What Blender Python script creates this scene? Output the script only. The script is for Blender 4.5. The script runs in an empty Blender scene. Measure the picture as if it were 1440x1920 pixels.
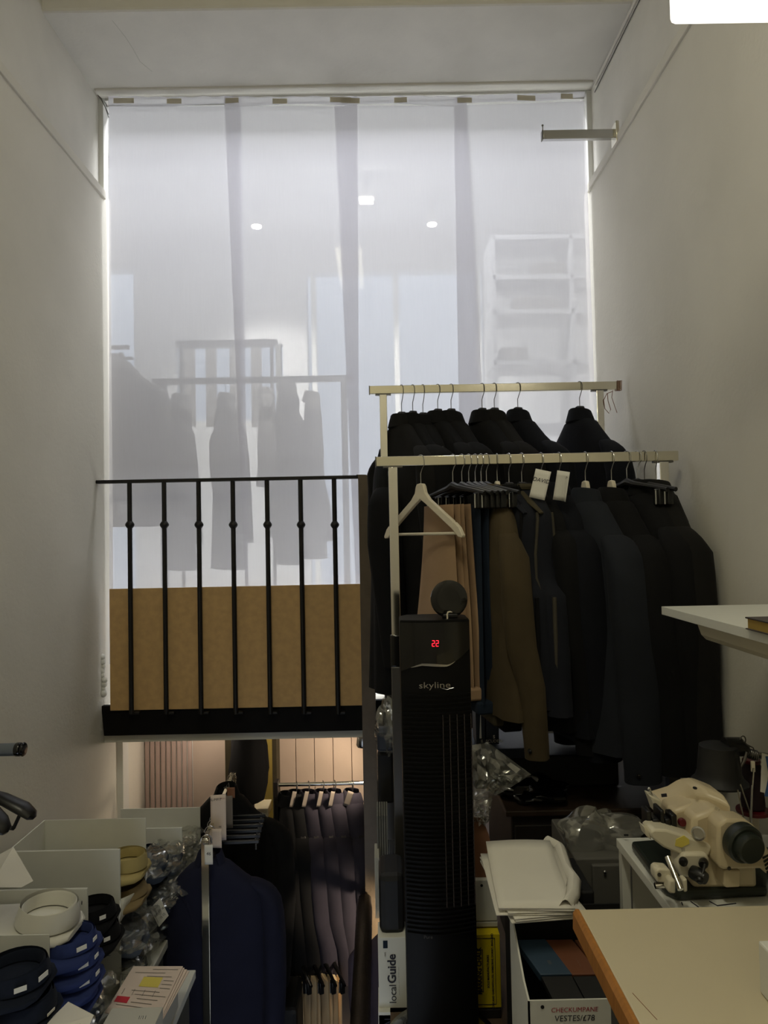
import bpy, bmesh, math, random
from mathutils import Vector, Matrix
random.seed(7)
PI = math.pi
scene = bpy.context.scene
COL = scene.collection

# ------------------------------------------------------------------ camera
F = 1330.0            # focal length in pixels of the 1440x1920 frame
H = 1.45              # camera height above the upper floor
_y = Vector(((714 - 720) / F, -(1002 - 960) / F, -1)).normalized()
_x = Vector((1, 0.02, 0)); _x = (_x - _y * _x.dot(_y)).normalized()
_z = _x.cross(_y)
RC = Matrix((_x, _y, _z))
cam_data = bpy.data.cameras.new('camera')
cam_data.sensor_fit = 'HORIZONTAL'; cam_data.sensor_width = 36.0
cam_data.lens = F / 1440 * 36.0
cam_data.clip_start = 0.02
cam = bpy.data.objects.new('camera', cam_data); COL.objects.link(cam)
cam.matrix_world = Matrix.Translation((0, 0, H)) @ RC.to_4x4()
scene.camera = cam

def P(px, py, Y):
    """A point of the place: seen in direction (px, py) of the photograph, Y metres into the room."""
    r = RC @ Vector(((px - 720) / F, (960 - py) / F, -1))
    s = Y / r.y
    return Vector((r.x * s, Y, H + r.z * s))

# ------------------------------------------------------------------ world, lights, exposure
world = bpy.data.worlds.new('daylight'); scene.world = world
world.use_nodes = True
bg = world.node_tree.nodes['Background']
bg.inputs[0].default_value = (0.76, 0.85, 1.0, 1); bg.inputs[1].default_value = 1.55
vs = scene.view_settings
vs.view_transform = 'Standard'; vs.look = 'None'; vs.gamma = 1.0; vs.use_curve_mapping = False
vs.exposure = 0.0
scene.cycles.max_bounces = 6; scene.cycles.diffuse_bounces = 3; scene.cycles.glossy_bounces = 3; scene.cycles.transmission_bounces = 4
scene.cycles.transparent_max_bounces = 14; scene.cycles.caustics_reflective = False; scene.cycles.caustics_refractive = False; scene.cycles.adaptive_threshold = 0.04

def area_light(name, loc, rot, sx, sy, power, color, portal=False):
    d = bpy.data.lights.new(name, 'AREA'); d.shape = 'RECTANGLE'; d.size = sx; d.size_y = sy
    d.energy = power; d.color = color
    if portal: d.cycles.is_portal = True
    o = bpy.data.objects.new(name, d); COL.objects.link(o); o.location = loc; o.rotation_euler = rot
    return o

ROOM_Z = H + 2.75      # main ceiling
area_light('ceiling_light_glow', (-0.25, 0.1, ROOM_Z - 0.09), (0, 0, 0), 0.25, 1.1, 27, (1.0, 0.945, 0.72))
area_light('shop_fill', (-0.2, 4.05, H + 3.12), (0.35, 0, 0), 2.4, 0.6, 185, (0.95, 0.95, 1.0))  # unseen fill, added to light the shop and the blind softly
area_light('shopfront_daylight', (0.2, 8.35, 2.2), (-PI / 2, 0, 0), 7.0, 4.2, 1, (1, 1, 1), portal=True)

# ------------------------------------------------------------------ materials
def lin(c):
    return tuple((x / 255 / 12.92 if x / 255 <= 0.04045 else ((x / 255 + 0.055) / 1.055) ** 2.4) for x in c)

MATS = {}
def mat(name, rgb, rough=0.7, metal=0.0, var=0.0, scale=20.0, bump=0.0, bscale=None, alt=None, emit=None,
        stretch=None, coat=0.0, spec=None):
    m = bpy.data.materials.new(name); m.use_nodes = True
    nt = m.node_tree; b = nt.nodes['Principled BSDF']
    c = lin(rgb)
    b.inputs['Base Color'].default_value = (*c, 1)
    b.inputs['Roughness'].default_value = rough; b.inputs['Metallic'].default_value = metal
    if spec is not None: b.inputs['Specular IOR Level'].default_value = spec
    if coat: b.inputs['Coat Weight'].default_value = coat
    if var or bump or alt:
        tc = nt.nodes.new('ShaderNodeTexCoord'); mp = nt.nodes.new('ShaderNodeMapping')
        nt.links.new(tc.outputs['Object'], mp.inputs['Vector'])
        if stretch: mp.inputs['Scale'].default_value = stretch
    if var or alt:
        n = nt.nodes.new('ShaderNodeTexNoise'); n.inputs['Scale'].default_value = scale; n.inputs['Detail'].default_value = 5
        nt.links.new(mp.outputs[0], n.inputs['Vector'])
        r = nt.nodes.new('ShaderNodeValToRGB')
        a2 = lin(alt) if alt else tuple(x * (1 - var) for x in c)
        a1 = c if alt else tuple(min(1, x * (1 + var)) for x in c)
        r.color_ramp.elements[0].position = 0.35; r.color_ramp.elements[1].position = 0.65
        r.color_ramp.elements[0].color = (*a2, 1); r.color_ramp.elements[1].color = (*a1, 1)
        nt.links.new(n.outputs['Fac'], r.inputs[0]); nt.links.new(r.outputs[0], b.inputs['Base Color'])
    if bump:
        n2 = nt.nodes.new('ShaderNodeTexNoise'); n2.inputs['Scale'].default_value = bscale or scale * 4
        n2.inputs['Detail'].default_value = 4
        nt.links.new(mp.outputs[0], n2.inputs['Vector'])
        bp = nt.nodes.new('ShaderNodeBump'); bp.inputs['Strength'].default_value = bump; bp.inputs['Distance'].default_value = 0.01
        nt.links.new(n2.outputs['Fac'], bp.inputs['Height']); nt.links.new(bp.outputs[0], b.inputs['Normal'])
    if emit:
        b.inputs['Emission Color'].default_value = (*lin(rgb), 1); b.inputs['Emission Strength'].default_value = emit
    MATS[name] = m
    return m

mat('wall', (226, 222, 210), 0.85, var=0.03, scale=3, bump=0.10, bscale=60)
mat('wall_upper', (228, 225, 216), 0.85, var=0.04, scale=4, bump=0.08, bscale=40)
mat('lower_wall', (205, 186, 170), 0.8, var=0.05, scale=5, bump=0.05, bscale=60)
mat('groove_panel', (206, 182, 172), 0.6, var=0.04, scale=6)
mat('yellow_wall', (190, 174, 108), 0.8, var=0.06, scale=4)
mat('floor_wood', (92, 74, 56), 0.6, var=0.2, scale=6, stretch=(8, 1, 1))
mat('floor_dark', (58, 52, 48), 0.7, var=0.15, scale=8)
mat('white_paint', (222, 222, 216), 0.5, var=0.02, scale=8)
mat('shop_wall', (214, 214, 212), 0.8, var=0.03, scale=2)
mat('shop_unit', (186, 186, 184), 0.8)
mat('iron', (26, 24, 22), 0.45, metal=0.3, bump=0.15, bscale=90)
mat('post_iron', (96, 84, 68), 0.45, metal=0.2, var=0.12, scale=12, bump=0.1, bscale=80)
mat('rail_iron', (54, 47, 40), 0.3, metal=0.3, var=0.15, scale=14, bump=0.12, bscale=70)
mat('beam_black', (13, 11, 10), 0.7, var=0.2, scale=15, spec=0.15)
mat('mdf', (196, 160, 106), 0.75, var=0.07, scale=30, bump=0.05, bscale=200)
mat('chrome', (235, 232, 222), 0.07, metal=1.0)
mat('chrome_worn', (225, 220, 200), 0.16, metal=1.0, bump=0.02, bscale=30)
mat('steel', (190, 190, 188), 0.25, metal=1.0)
mat('steel_dark', (110, 108, 104), 0.35, metal=0.9)
mat('grey_tube', (110, 118, 128), 0.35, metal=0.5)
mat('black_plastic', (14, 14, 14), 0.35)
mat('black_gloss', (8, 8, 9), 0.12, coat=0.3)
mat('black_matte', (16, 16, 17), 0.6)
mat('heater_body', (8, 8, 8), 0.5, spec=0.2)
mat('red_led', (255, 30, 50), 0.4, emit=2.5)
mat('cream_wood', (226, 216, 192), 0.5, var=0.04, scale=10, stretch=(1, 1, 6))
mat('dark_wood_hanger', (24, 21, 20), 0.4)
mat('card', (222, 222, 212), 0.8, var=0.02, scale=12)
mat('card_edge', (200, 198, 186), 0.85)
mat('paper', (232, 228, 216), 0.85, var=0.02, scale=6)
mat('paper_pink', (224, 206, 190), 0.85, var=0.03, scale=6)
mat('tag_paper', (232, 230, 220), 0.85)
mat('tag_dim', (118, 110, 100), 0.85)  # on the lower rail: white tags with their shade put into the grey
mat('ink', (40, 40, 52), 0.7)
mat('ink_grey', (120, 112, 104), 0.7)
mat('ink_red', (168, 40, 60), 0.7)
mat('red_label', (205, 50, 62), 0.7)
mat('yellow_label', (226, 208, 96), 0.7)
mat('yellow_box', (226, 202, 24), 0.55, var=0.03, scale=8)
mat('laminate', (208, 196, 164), 0.35, var=0.015, scale=6)
mat('laminate_white', (222, 222, 212), 0.4, var=0.015, scale=6)
mat('oak_edge', (176, 118, 54), 0.5, var=0.12, scale=14, stretch=(1, 8, 1))
mat('machine_cream', (206, 190, 156), 0.38, var=0.03, scale=15)
mat('machine_white', (214, 206, 182), 0.35)
mat('machine_green', (34, 40, 34), 0.35)
mat('dark_red', (92, 20, 28), 0.4)
mat('thread', (38, 22, 26), 0.8, bump=0.3, bscale=200, stretch=(1, 1, 10))
mat('blue_tape', (62, 100, 158), 0.6)
mat('grey_chest', (96, 94, 88), 0.5)
mat('brown_card', (134, 92, 66), 0.7, var=0.05, scale=10)
mat('swatch_blue', (44, 66, 86), 0.6)
mat('swatch_brown', (112, 66, 40), 0.6)
mat('dark_cabinet', (30, 25, 22), 0.5, var=0.1, scale=8)
mat('brown_top', (52, 40, 30), 0.45, var=0.1, scale=8)
mat('slate_box', (40, 46, 58), 0.5)
mat('grey_felt', (110, 110, 104), 0.9, var=0.08, scale=30)
mat('leather_book', (58, 50, 46), 0.5)
mat('gold_edge', (200, 170, 90), 0.35, metal=0.5)

def cloth(name, rgb, var=0.10, bump=0.25):
    m = mat(name, rgb, 0.9, var=var, scale=9, bump=bump, bscale=14, spec=0.2)
    b = m.node_tree.nodes['Principled BSDF']
    b.inputs['Sheen Weight'].default_value = 0.25; b.inputs['Sheen Roughness'].default_value = 0.5
    c = lin(rgb)
    b.inputs['Sheen Tint'].default_value = (*[min(1, x * 2 + 0.05) for x in c], 1)
    return m
cloth('wool_black', (17, 17, 18)); cloth('wool_charcoal', (25, 24, 23)); cloth('wool_navy_black', (17, 19, 25))
cloth('wool_navy', (34, 37, 43)); cloth('wool_slate', (38, 46, 60)); cloth('wool_ink', (25, 30, 44))
cloth('suit_navy', (30, 32, 50)); cloth('suit_purple', (44, 41, 50)); cloth('suit_mauve', (84, 74, 86))
cloth('olive', (74, 64, 46)); cloth('olive_dark', (70, 64, 48)); cloth('vest_navy', (29, 31, 38)); cloth('vest_trim', (72, 68, 58))
cloth('tan', (164, 136, 106), 0.05); cloth('blue_cloth', (32, 42, 56)); cloth('cream_cloth', (226, 200, 160), 0.04)
cloth('shirt_white', (226, 224, 212), 0.02, 0.1); cloth('shirt_blue', (48, 60, 108), 0.06, 0.15); cloth('shirt_navy', (26, 32, 46), 0.05, 0.15)
cloth('shirt_black', (16, 16, 18), 0.05, 0.15); cloth('shirt_khaki', (176, 160, 106), 0.05, 0.15); cloth('shirt_tan', (140, 122, 88), 0.05, 0.15)
cloth('shirt_grey', (104, 116, 140), 0.06, 0.15); cloth('shirt_slate', (70, 80, 98), 0.06, 0.15)
cloth('coat_grey', (120, 116, 106)); cloth('coat_grey_dark', (92, 90, 84)); cloth('coat_pale', (150, 146, 138))

def veil(name, rgb, clear, transl=0.55, weave=True):
    m = bpy.data.materials.new(name); m.use_nodes = True; nt = m.node_tree; N = nt.nodes; L = nt.links
    for n in list(N):
        if n.type == 'BSDF_PRINCIPLED': N.remove(n)
    out = N['Material Output']
    d = N.new('ShaderNodeBsdfDiffuse'); t = N.new('ShaderNodeBsdfTranslucent'); tr = N.new('ShaderNodeBsdfTransparent')
    d.inputs[0].default_value = (*lin(rgb), 1); t.inputs[0].default_value = (*lin(rgb), 1)
    m1 = N.new('ShaderNodeMixShader'); m1.inputs[0].default_value = transl
    L.new(d.outputs[0], m1.inputs[1]); L.new(t.outputs[0], m1.inputs[2])
    m2 = N.new('ShaderNodeMixShader'); m2.inputs[0].default_value = clear
    L.new(m1.outputs[0], m2.inputs[1]); L.new(tr.outputs[0], m2.inputs[2]); L.new(m2.outputs[0], out.inputs[0])
    if weave:
        tc = N.new('ShaderNodeTexCoord'); mp = N.new('ShaderNodeMapping'); mp.inputs['Scale'].default_value = (60, 60, 2.5)
        n = N.new('ShaderNodeTexNoise'); n.inputs['Scale'].default_value = 4; n.inputs['Detail'].default_value = 3
        L.new(tc.outputs['Object'], mp.inputs[0]); L.new(mp.outputs[0], n.inputs['Vector'])
        mr = N.new('ShaderNodeMapRange'); mr.inputs['To Min'].default_value = clear * 0.9; mr.inputs['To Max'].default_value = clear * 1.1
        L.new(n.outputs['Fac'], mr.inputs[0]); L.new(mr.outputs[0], m2.inputs[0])
    MATS[name] = m
veil('blind_fabric', (229, 228, 235), 0.22, 0.56)
veil('tape', (218, 212, 194), 0.08, 0.5, False)

def film(name, tint, gloss, rough=0.12):
    m = bpy.data.materials.new(name); m.use_nodes = True; nt = m.node_tree; N = nt.nodes; L = nt.links
    for n in list(N):
        if n.type == 'BSDF_PRINCIPLED': N.remove(n)
    out = N['Material Output']
    g = N.new('ShaderNodeBsdfGlossy'); g.inputs['Roughness'].default_value = rough; g.inputs[0].default_value = (0.9, 0.9, 0.85, 1)
    tr = N.new('ShaderNodeBsdfTransparent'); tr.inputs[0].default_value = (*tint, 1)
    df = N.new('ShaderNodeBsdfDiffuse'); df.inputs[0].default_value = (0.7, 0.7, 0.66, 1)
    lw = N.new('ShaderNodeLayerWeight'); lw.inputs[0].default_value = 0.35
    mr = N.new('ShaderNodeMapRange'); mr.inputs['To Min'].default_value = gloss * 0.35; mr.inputs['To Max'].default_value = gloss
    L.new(lw.outputs['Facing'], mr.inputs[0])
    m0 = N.new('ShaderNodeMixShader'); m0.inputs[0].default_value = 0.10
    L.new(tr.outputs[0], m0.inputs[1]); L.new(df.outputs[0], m0.inputs[2])
    m1 = N.new('ShaderNodeMixShader'); L.new(mr.outputs[0], m1.inputs[0]); L.new(m0.outputs[0], m1.inputs[1]); L.new(g.outputs[0], m1.inputs[2])
    L.new(m1.outputs[0], out.inputs[0])
    MATS[name] = m
film('plastic_film', (0.93, 0.93, 0.91), 0.45)
film('glass', (0.97, 0.98, 0.98), 0.18, 0.02)
_m = bpy.data.materials.new('lamp_white'); _m.use_nodes = True
_b = _m.node_tree.nodes['Principled BSDF']; _b.inputs['Base Color'].default_value = (1, 1, 1, 1)
_b.inputs['Emission Color'].default_value = (1.0, 0.95, 0.85, 1); _b.inputs['Emission Strength'].default_value = 1.5
MATS['lamp_white'] = _m
_m = _m.copy(); _m.name = 'spot_white'; MATS['spot_white'] = _m
_m.node_tree.nodes['Principled BSDF'].inputs['Emission Strength'].default_value = 60.0

# ------------------------------------------------------------------ mesh helpers
MW = {}        # world matrix of every object, kept by hand
class MB:
    def __init__(s): s.v = []; s.f = []
    def add(s, vs, fs):
        n = len(s.v); s.v += [Vector(p) for p in vs]; s.f += [tuple(i + n for i in f) for f in fs]; return s
    def box(s, a, b):
        x0, y0, z0 = a; x1, y1, z1 = b
        x0, x1 = min(x0, x1), max(x0, x1); y0, y1 = min(y0, y1), max(y0, y1); z0, z1 = min(z0, z1), max(z0, z1)
        return s.add([(x0, y0, z0), (x1, y0, z0), (x1, y1, z0), (x0, y1, z0), (x0, y0, z1), (x1, y0, z1), (x1, y1, z1), (x0, y1, z1)],
                     [(0, 3, 2, 1), (4, 5, 6, 7), (0, 1, 5, 4), (1, 2, 6, 5), (2, 3, 7, 6), (3, 0, 4, 7)])
    def cbox(s, c, d):
        return s.box([c[i] - d[i] / 2 for i in range(3)], [c[i] + d[i] / 2 for i in range(3)])
    def obox(s, c, ax, ay, az):
        """box about c with half-axis vectors ax, ay, az"""
        c, ax, ay, az = Vector(c), Vector(ax), Vector(ay), Vector(az)
        vs = [c + i * ax + j * ay + k * az for k in (-1, 1) for i, j in ((-1, -1), (1, -1), (1, 1), (-1, 1))]
        return s.add(vs, [(0, 3, 2, 1), (4, 5, 6, 7), (0, 1, 5, 4), (1, 2, 6, 5), (2, 3, 7, 6), (3, 0, 4, 7)])
    def loft(s, rings, cap=True, closed=True):
        n = len(rings[0]); vs = [p for r in rings for p in r]; fs = []
        for k in range(len(rings) - 1):
            for i in range(n if closed else n - 1):
                j = (i + 1) % n
                fs.append((k * n + i, k * n + j, (k + 1) * n + j, (k + 1) * n + i))
        if cap and closed:
            fs.append(tuple(range(n - 1, -1, -1))); fs.append(tuple((len(rings) - 1) * n + i for i in range(n)))
        return s.add(vs, fs)
    def tube(s, path, r, n=8, cap=True, flat=1.0):
        path = [Vector(p) for p in path]; rings = []
        up = None
        for i, p in enumerate(path):
            d = (path[min(i + 1, len(path) - 1)] - path[max(i - 1, 0)]).normalized()
            if up is None:
                up = Vector((0, 0, 1)) if abs(d.z) < 0.9 else Vector((0, 1, 0))
            a = d.cross(up); a = a.normalized() if a.length > 1e-6 else d.orthogonal().normalized()
            up = a.cross(d).normalized()
            rr = r[i] if isinstance(r, (list, tuple)) else r
            rings.append([p + a * (rr * math.cos(2 * PI * k / n)) + up * (rr * flat * math.sin(2 * PI * k / n)) for k in range(n)])
        return s.loft(rings, cap)
    def cyl(s, a, b, r, n=12): return s.tube([a, b], r, n)
    def lathe(s, prof, o=(0, 0, 0), n=24, ax=Vector((0, 0, 1)), cap=True):
        o = Vector(o); ax = Vector(ax).normalized(); e1 = ax.orthogonal().normalized(); e2 = ax.cross(e1)
        rings = [[o + ax * z + (e1 * math.cos(2 * PI * k / n) + e2 * math.sin(2 * PI * k / n)) * max(r, 1e-4) for k in range(n)] for r, z in prof]
        return s.loft(rings, cap)
    def prism(s, poly, o, ex, ey, en, t):
        """2-D polygon in the plane (o, ex, ey), thickness t along en"""
        o, ex, ey, en = Vector(o), Vector(ex), Vector(ey), Vector(en)
        n = len(poly)
        a = [o + ex * x + ey * y - en * (t / 2) for x, y in poly]; b = [p + en * t for p in a]
        fs = [tuple(range(n - 1, -1, -1)), tuple(range(n, 2 * n))] + [(i, (i + 1) % n, n + (i + 1) % n, n + i) for i in range(n)]
        return s.add(a + b, fs)
    def grid(s, fn, nu, nv):
        vs = [fn(i / nu, j / nv) for j in range(nv + 1) for i in range(nu + 1)]
        fs = [(j * (nu + 1) + i, j * (nu + 1) + i + 1, (j + 1) * (nu + 1) + i + 1, (j + 1) * (nu + 1) + i) for j in range(nv) for i in range(nu)]
        return s.add(vs, fs)
    def sphere(s, c, r, n=12, m=8, sc=(1, 1, 1)):
        c = Vector(c)
        rings = [[c + Vector((sc[0] * r * math.sin(PI * j / m) * math.cos(2 * PI * k / n), sc[1] * r * math.sin(PI * j / m) * math.sin(2 * PI * k / n),
                 sc[2] * r * math.cos(PI * j / m))) if 0 < j < m else c + Vector((sc[0] * 1e-4 * math.cos(2 * PI * k / n), sc[1] * 1e-4 * math.sin(2 * PI * k / n), sc[2] * r * (1 if j == 0 else -1)))
                 for k in range(n)] for j in range(m + 1)]
        return s.loft(rings[::-1], True)
    def mesh(s, name, smooth=True, ang=40):
        me = bpy.data.meshes.new(name); me.from_pydata([tuple(p) for p in s.v], [], s.f)
        bm = bmesh.new(); bm.from_mesh(me); bmesh.ops.recalc_face_normals(bm, faces=bm.faces); bm.to_mesh(me); bm.free()
        if smooth:
            me.polygons.foreach_set('use_smooth', [True] * len(me.polygons))
            me.set_sharp_from_angle(angle=math.radians(ang))
        me.update(); return me
    def build(s, name, m, parent=None, local=False, smooth=True, bevel=0, solid=0, ang=40, sub=0):
        """local: the points are in the parent's frame; otherwise in the world's"""
        if parent is not None:
            mw = MW[parent]
            if not local:
                inv = mw.inverted(); s.v = [inv @ p for p in s.v]
        else:
            lo = [min(p[i] for p in s.v) for i in range(3)]; hi = [max(p[i] for p in s.v) for i in range(3)]
            org = Vector(((lo[0] + hi[0]) / 2, (lo[1] + hi[1]) / 2, lo[2]))
            mw = Matrix.Translation(org); s.v = [p - org for p in s.v]
        o = bpy.data.objects.new(name, s.mesh(name, smooth, ang)); COL.objects.link(o)
        o.data.materials.append(MATS[m])
        MW[o] = mw
        if parent is not None: o.parent = parent
        else: o.location = mw.translation
        if solid:
            md = o.modifiers.new('thickness', 'SOLIDIFY'); md.thickness = solid; md.offset = 0
        if bevel:
            md = o.modifiers.new('edges', 'BEVEL'); md.width = bevel; md.segments = 2; md.limit_method = 'ANGLE'
        if sub:
            md = o.modifiers.new('smooth', 'SUBSURF'); md.levels = sub; md.render_levels = sub
        return o

def thing(name, label, cat, loc, rotz=0, group=None, tilt=None):
    o = bpy.data.objects.new(name, None); COL.objects.link(o); o.empty_display_size = 0.05
    o.location = loc; o.rotation_euler = (tilt[0], tilt[1], rotz) if tilt else (0, 0, rotz)
    MW[o] = Matrix.Translation(loc) @ o.rotation_euler.to_matrix().to_4x4()
    return tag(o, label, cat, group)
def tag(o, label, cat, group=None):
    o['label'] = label; o['category'] = cat
    if group: o['group'] = group
    return o
def struct(o): o['kind'] = 'structure'; return o

def text(body, size, m, o, ex, ey, parent, name='lettering', bold=0.0, align='CENTER', shear=0.0, sx=1.0):
    """flat print: letters in the plane (o, ex, ey)"""
    cu = bpy.data.curves.new(name, 'FONT'); cu.body = body; cu.size = size; cu.align_x = align; cu.align_y = 'CENTER'
    cu.offset = bold; cu.shear = shear; cu.resolution_u = 3
    fo = bpy.data.objects.new('t', cu); COL.objects.link(fo)
    bpy.context.view_layer.update()
    me = bpy.data.meshes.new_from_object(fo.evaluated_get(bpy.context.evaluated_depsgraph_get()))
    bpy.data.objects.remove(fo); bpy.data.curves.remove(cu)
    o, ex, ey = Vector(o), Vector(ex).normalized(), Vector(ey).normalized()
    inv = MW[parent].inverted() if parent else Matrix()
    for v in me.vertices: v.co = inv @ (o + ex * (v.co.x * sx) + ey * v.co.y)
    me.materials.clear(); me.materials.append(MATS[m])
    t = bpy.data.objects.new(name, me); COL.objects.link(t); t.parent = parent; MW[t] = MW[parent] if parent else Matrix()
    return t

ORD = ['first', 'second', 'third', 'fourth', 'fifth', 'sixth', 'seventh', 'eighth', 'ninth', 'tenth', 'eleventh', 'twelfth']
X, Yv, Z = Vector((1, 0, 0)), Vector((0, 1, 0)), Vector((0, 0, 1))

# ------------------------------------------------------------------ the setting
XL = P(195, 700, 3.5).x; XR = P(1112, 560, 3.5).x
ZTL = P(200, 360, 3.5).z; ZTR = P(1105, 348, 3.5).z
ZS = P(640, 170, 3.5).z           # soffit over the blind
ZSHOP = P(700, 1302, 3.6).z       # shop floor behind the blind
ZLOW = H - 2.85                   # lower floor in the stairwell
YW = 3.5

struct(MB().box((0.0, -1.3, -0.12), (XR, 3.40, 0)).build('floor', 'floor_wood', smooth=False))
struct(MB().box((XL, -1.3, -0.12), (0.0, 1.0, 0)).build('floor_landing', 'floor_wood', smooth=False))
struct(MB().box((XL - 0.2, 0.9, ZLOW - 0.1), (XR + 0.2, 6.0, ZLOW)).build('floor_lower', 'floor_dark', smooth=False))
# walls: cladding up to the ledge, older wall set back above it
wl = struct(MB().box((XL - 0.15, -1.3, ZLOW), (XL, YW + 0.1, ZTL)).build('wall_left', 'wall', smooth=False))
MB().box((XL - 0.15, -1.3, ZTL), (XL - 0.03, YW + 0.1, ROOM_Z)).build('upper_wall', 'wall_upper', wl, smooth=False)
wr = struct(MB().box((XR, -1.3, ZLOW), (XR + 0.15, YW + 0.1, ZTR)).build('wall_right', 'wall', smooth=False))
MB().box((XR + 0.03, -1.3, ZTR), (XR + 0.15, YW + 0.1, ROOM_Z)).build('upper_wall', 'wall_upper', wr, smooth=False)
struct(MB().box((XL - 0.03, -1.3, ZTL - 0.03), (XL + 0.010, YW + 0.02, ZTL + 0.012)).build('trim_1', 'wall', smooth=False, bevel=0.003))
struct(MB().box((XR - 0.010, -1.3, ZTR - 0.03), (XR + 0.03, YW + 0.02, ZTR + 0.012)).build('trim_2', 'wall', smooth=False, bevel=0.003))
struct(MB().box((XL - 0.15, -1.4, -0.1), (XR + 0.15, -1.3, ROOM_Z)).build('wall_rear', 'wall', smooth=False))
ce = struct(MB().box((XL - 0.15, -1.4, ROOM_Z), (XR + 0.15, 3.0, ROOM_Z + 0.1)).build('ceiling', 'wall_upper', smooth=False))
YB = P(640, 12, 1.0).y * (ZS - H) / (P(640, 12, 1.0).z - H)
bm_ = MB().box((XL - 0.15, YB, ZS), (XR + 0.15, YW + 0.12, ROOM_Z + 0.1))
struct(bm_.build('trim_3', 'wall_upper', smooth=False, bevel=0.012))['label'] = 'plastered downstand beam above the blind'
struct(MB().box((XL - 0.02, YW - 0.05, ZS - 0.010), (XR + 0.02, YW + 0.0, ZS + 0.01)).build('trim_4', 'wall_upper', smooth=False, bevel=0.008))
# cable run and crack along the right wall, just under the beam
_c = MB().tube([(XR + 0.024, 1.2, ZS - 0.03), (XR + 0.024, 2.2, ZS - 0.035), (XR + 0.024, 3.44, ZS - 0.03)], 0.005, 6)
tag(_c.build('cable', 'wall'), 'thin painted cable running along the right wall below the beam', 'cable')
_c = MB().tube([(XR + 0.026, 1.2, ZS - 0.055), (XR + 0.026, 2.3, ZS - 0.058), (XR + 0.026, 3.46, ZS - 0.055)], 0.0025, 6)
tag(_c.build('cable', 'steel_dark'), 'thin dark cable just below the painted cable on right wall', 'cable')
# hairline cracks in the plaster of the beam (thin recessed-looking ridges)
for k, pts in enumerate([[(210, 18), (236, 52), (250, 75), (262, 98), (285, 118)], [(92, 30), (104, 62), (124, 88)]]):
    _pp = []
    for a, b in pts:
        Yc = (ZS - H) * F / (1002 - b + (a - 714) * -0.02)
        p = P(a, b, Yc); p.z = ZS - 0.0005
        _pp.append(p)
    if k == 0: MB().tube(_pp, 0.0008, 4).build('crack', 'card_edge', bpy.data.objects['trim_3'])

# window opening: jambs, glazing and the shop beyond
w1 = struct(MB().box((XL - 0.04, YW + 0.03, ZSHOP), (XL - 0.006, YW + 0.09, ZS)).build('window_1', 'white_paint', smooth=False))
MB().box((XR + 0.006, YW + 0.03, ZSHOP), (XR + 0.04, YW + 0.09, ZS)).build('window_frame', 'white_paint', w1, smooth=False)
MB().box((XL, YW + 0.03, ZS - 0.012), (XR, YW + 0.09, ZS)).build('window_frame', 'white_paint', w1, smooth=False)
MB().box((XL + 0.02, YW + 0.058, ZSHOP + 0.02), (XR - 0.02, YW + 0.062, ZS - 0.03)).build('pane', 'glass', w1, smooth=False)
# slab edge under the shop: sill, black beam, grey lintel
pb0 = P(192, 1322, 3.46); pb1 = P(196, 1378, 3.46)
struct(MB().box((XL, 3.475, ZSHOP - 0.06), (XR, 3.62, ZSHOP)).build('trim_5', 'card_edge', smooth=False, bevel=0.004))
struct(MB().box((XL, 3.52, pb1.z - 0.05), (XR, 5.4, ZSHOP - 0.06)).build('ceiling_lower', 'white_paint', smooth=False))
_b = MB().box((XL, 3.47, pb1.z - 0.04), (XR, 3.52, ZSHOP - 0.06)); _b.build('lintel', 'card_edge', bpy.data.objects['ceiling_lower'], smooth=False)
bl = P(196, 1350, 3.45).x
beam = MB().prism([(0, 0.0), (XR - bl, 0.0), (XR - bl, pb0.z - pb1.z), (-0.012, pb0.z - pb1.z)], (bl, 3.455, pb1.z), X, Z, Yv, 0.03)
beam_o = tag(beam.build('steel_beam', 'beam_black', smooth=False, bevel=0.003), 'black steel beam across the room beneath the railing and fibreboard', 'beam')
# lower room
YL = 4.05
wlow = struct(MB().box((XL - 0.15, YW + 0.1, ZLOW), (XL, 6.0, ZSHOP - 0.1)).build('wall_lower_left', 'wall', smooth=False))
xg0, xg1 = P(238, 1450, YL).x, P(362, 1450, YL).x
xo0, xo1 = P(424, 1450, YL).x, P(520, 1450, YL).x
ztop = pb1.z
wlb = struct(MB().box((xg1, YL, ZLOW), (xo0, YL + 0.06, ztop)).build('wall_lower_back', 'lower_wall', smooth=False))
n = 9; gw = (xg1 - XL) / n
for k in range(n):
    MB().box((XL + k * gw + 0.004, YL - 0.012, ZLOW), (XL + (k + 1) * gw - 0.004, YL + 0.04, ztop)).build('groove_board', 'groove_panel', wlb, smooth=False, bevel=0.003)
MB().box((XL, YL + 0.0, ZLOW), (xg1, YL + 0.06, ztop)).build('board_backing', 'white_paint', wlb, smooth=False)
MB().box((XL, YL - 0.42, ZLOW), (XL + 0.03, YL - 0.34, ztop)).build('door_frame', 'white_paint', wlb, smooth=False)
MB().box((xo0, YL - 0.02, ZLOW), (xo0 + 0.035, YL + 0.1, ztop)).build('opening_frame', 'olive_dark', wlb, smooth=False)
struct(MB().box((xo0 - 0.8, 5.2, ZLOW), (xo1 + 0.9, 5.26, ztop)).build('wall_lower_far', 'yellow_wall', smooth=False))
struct(MB().box((xo1 + 0.02, YL, ZLOW), (xo1 + 0.06, 5.2, ztop)).build('wall_lower_side', 'yellow_wall', smooth=False))
struct(MB().box((xo0 - 0.06, YL + 0.06, ZLOW), (xo0 - 0.02, 5.2, ztop)).build('wall_lower_side_far', 'yellow_wall', smooth=False))
YPL = 4.0
wpl = struct(MB().box((P(520, 1450, YPL).x, YPL + 0.02, ZLOW), (XR, YPL + 0.06, ztop)).build('wall_lower_planks', 'lower_wall', smooth=False))
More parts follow.
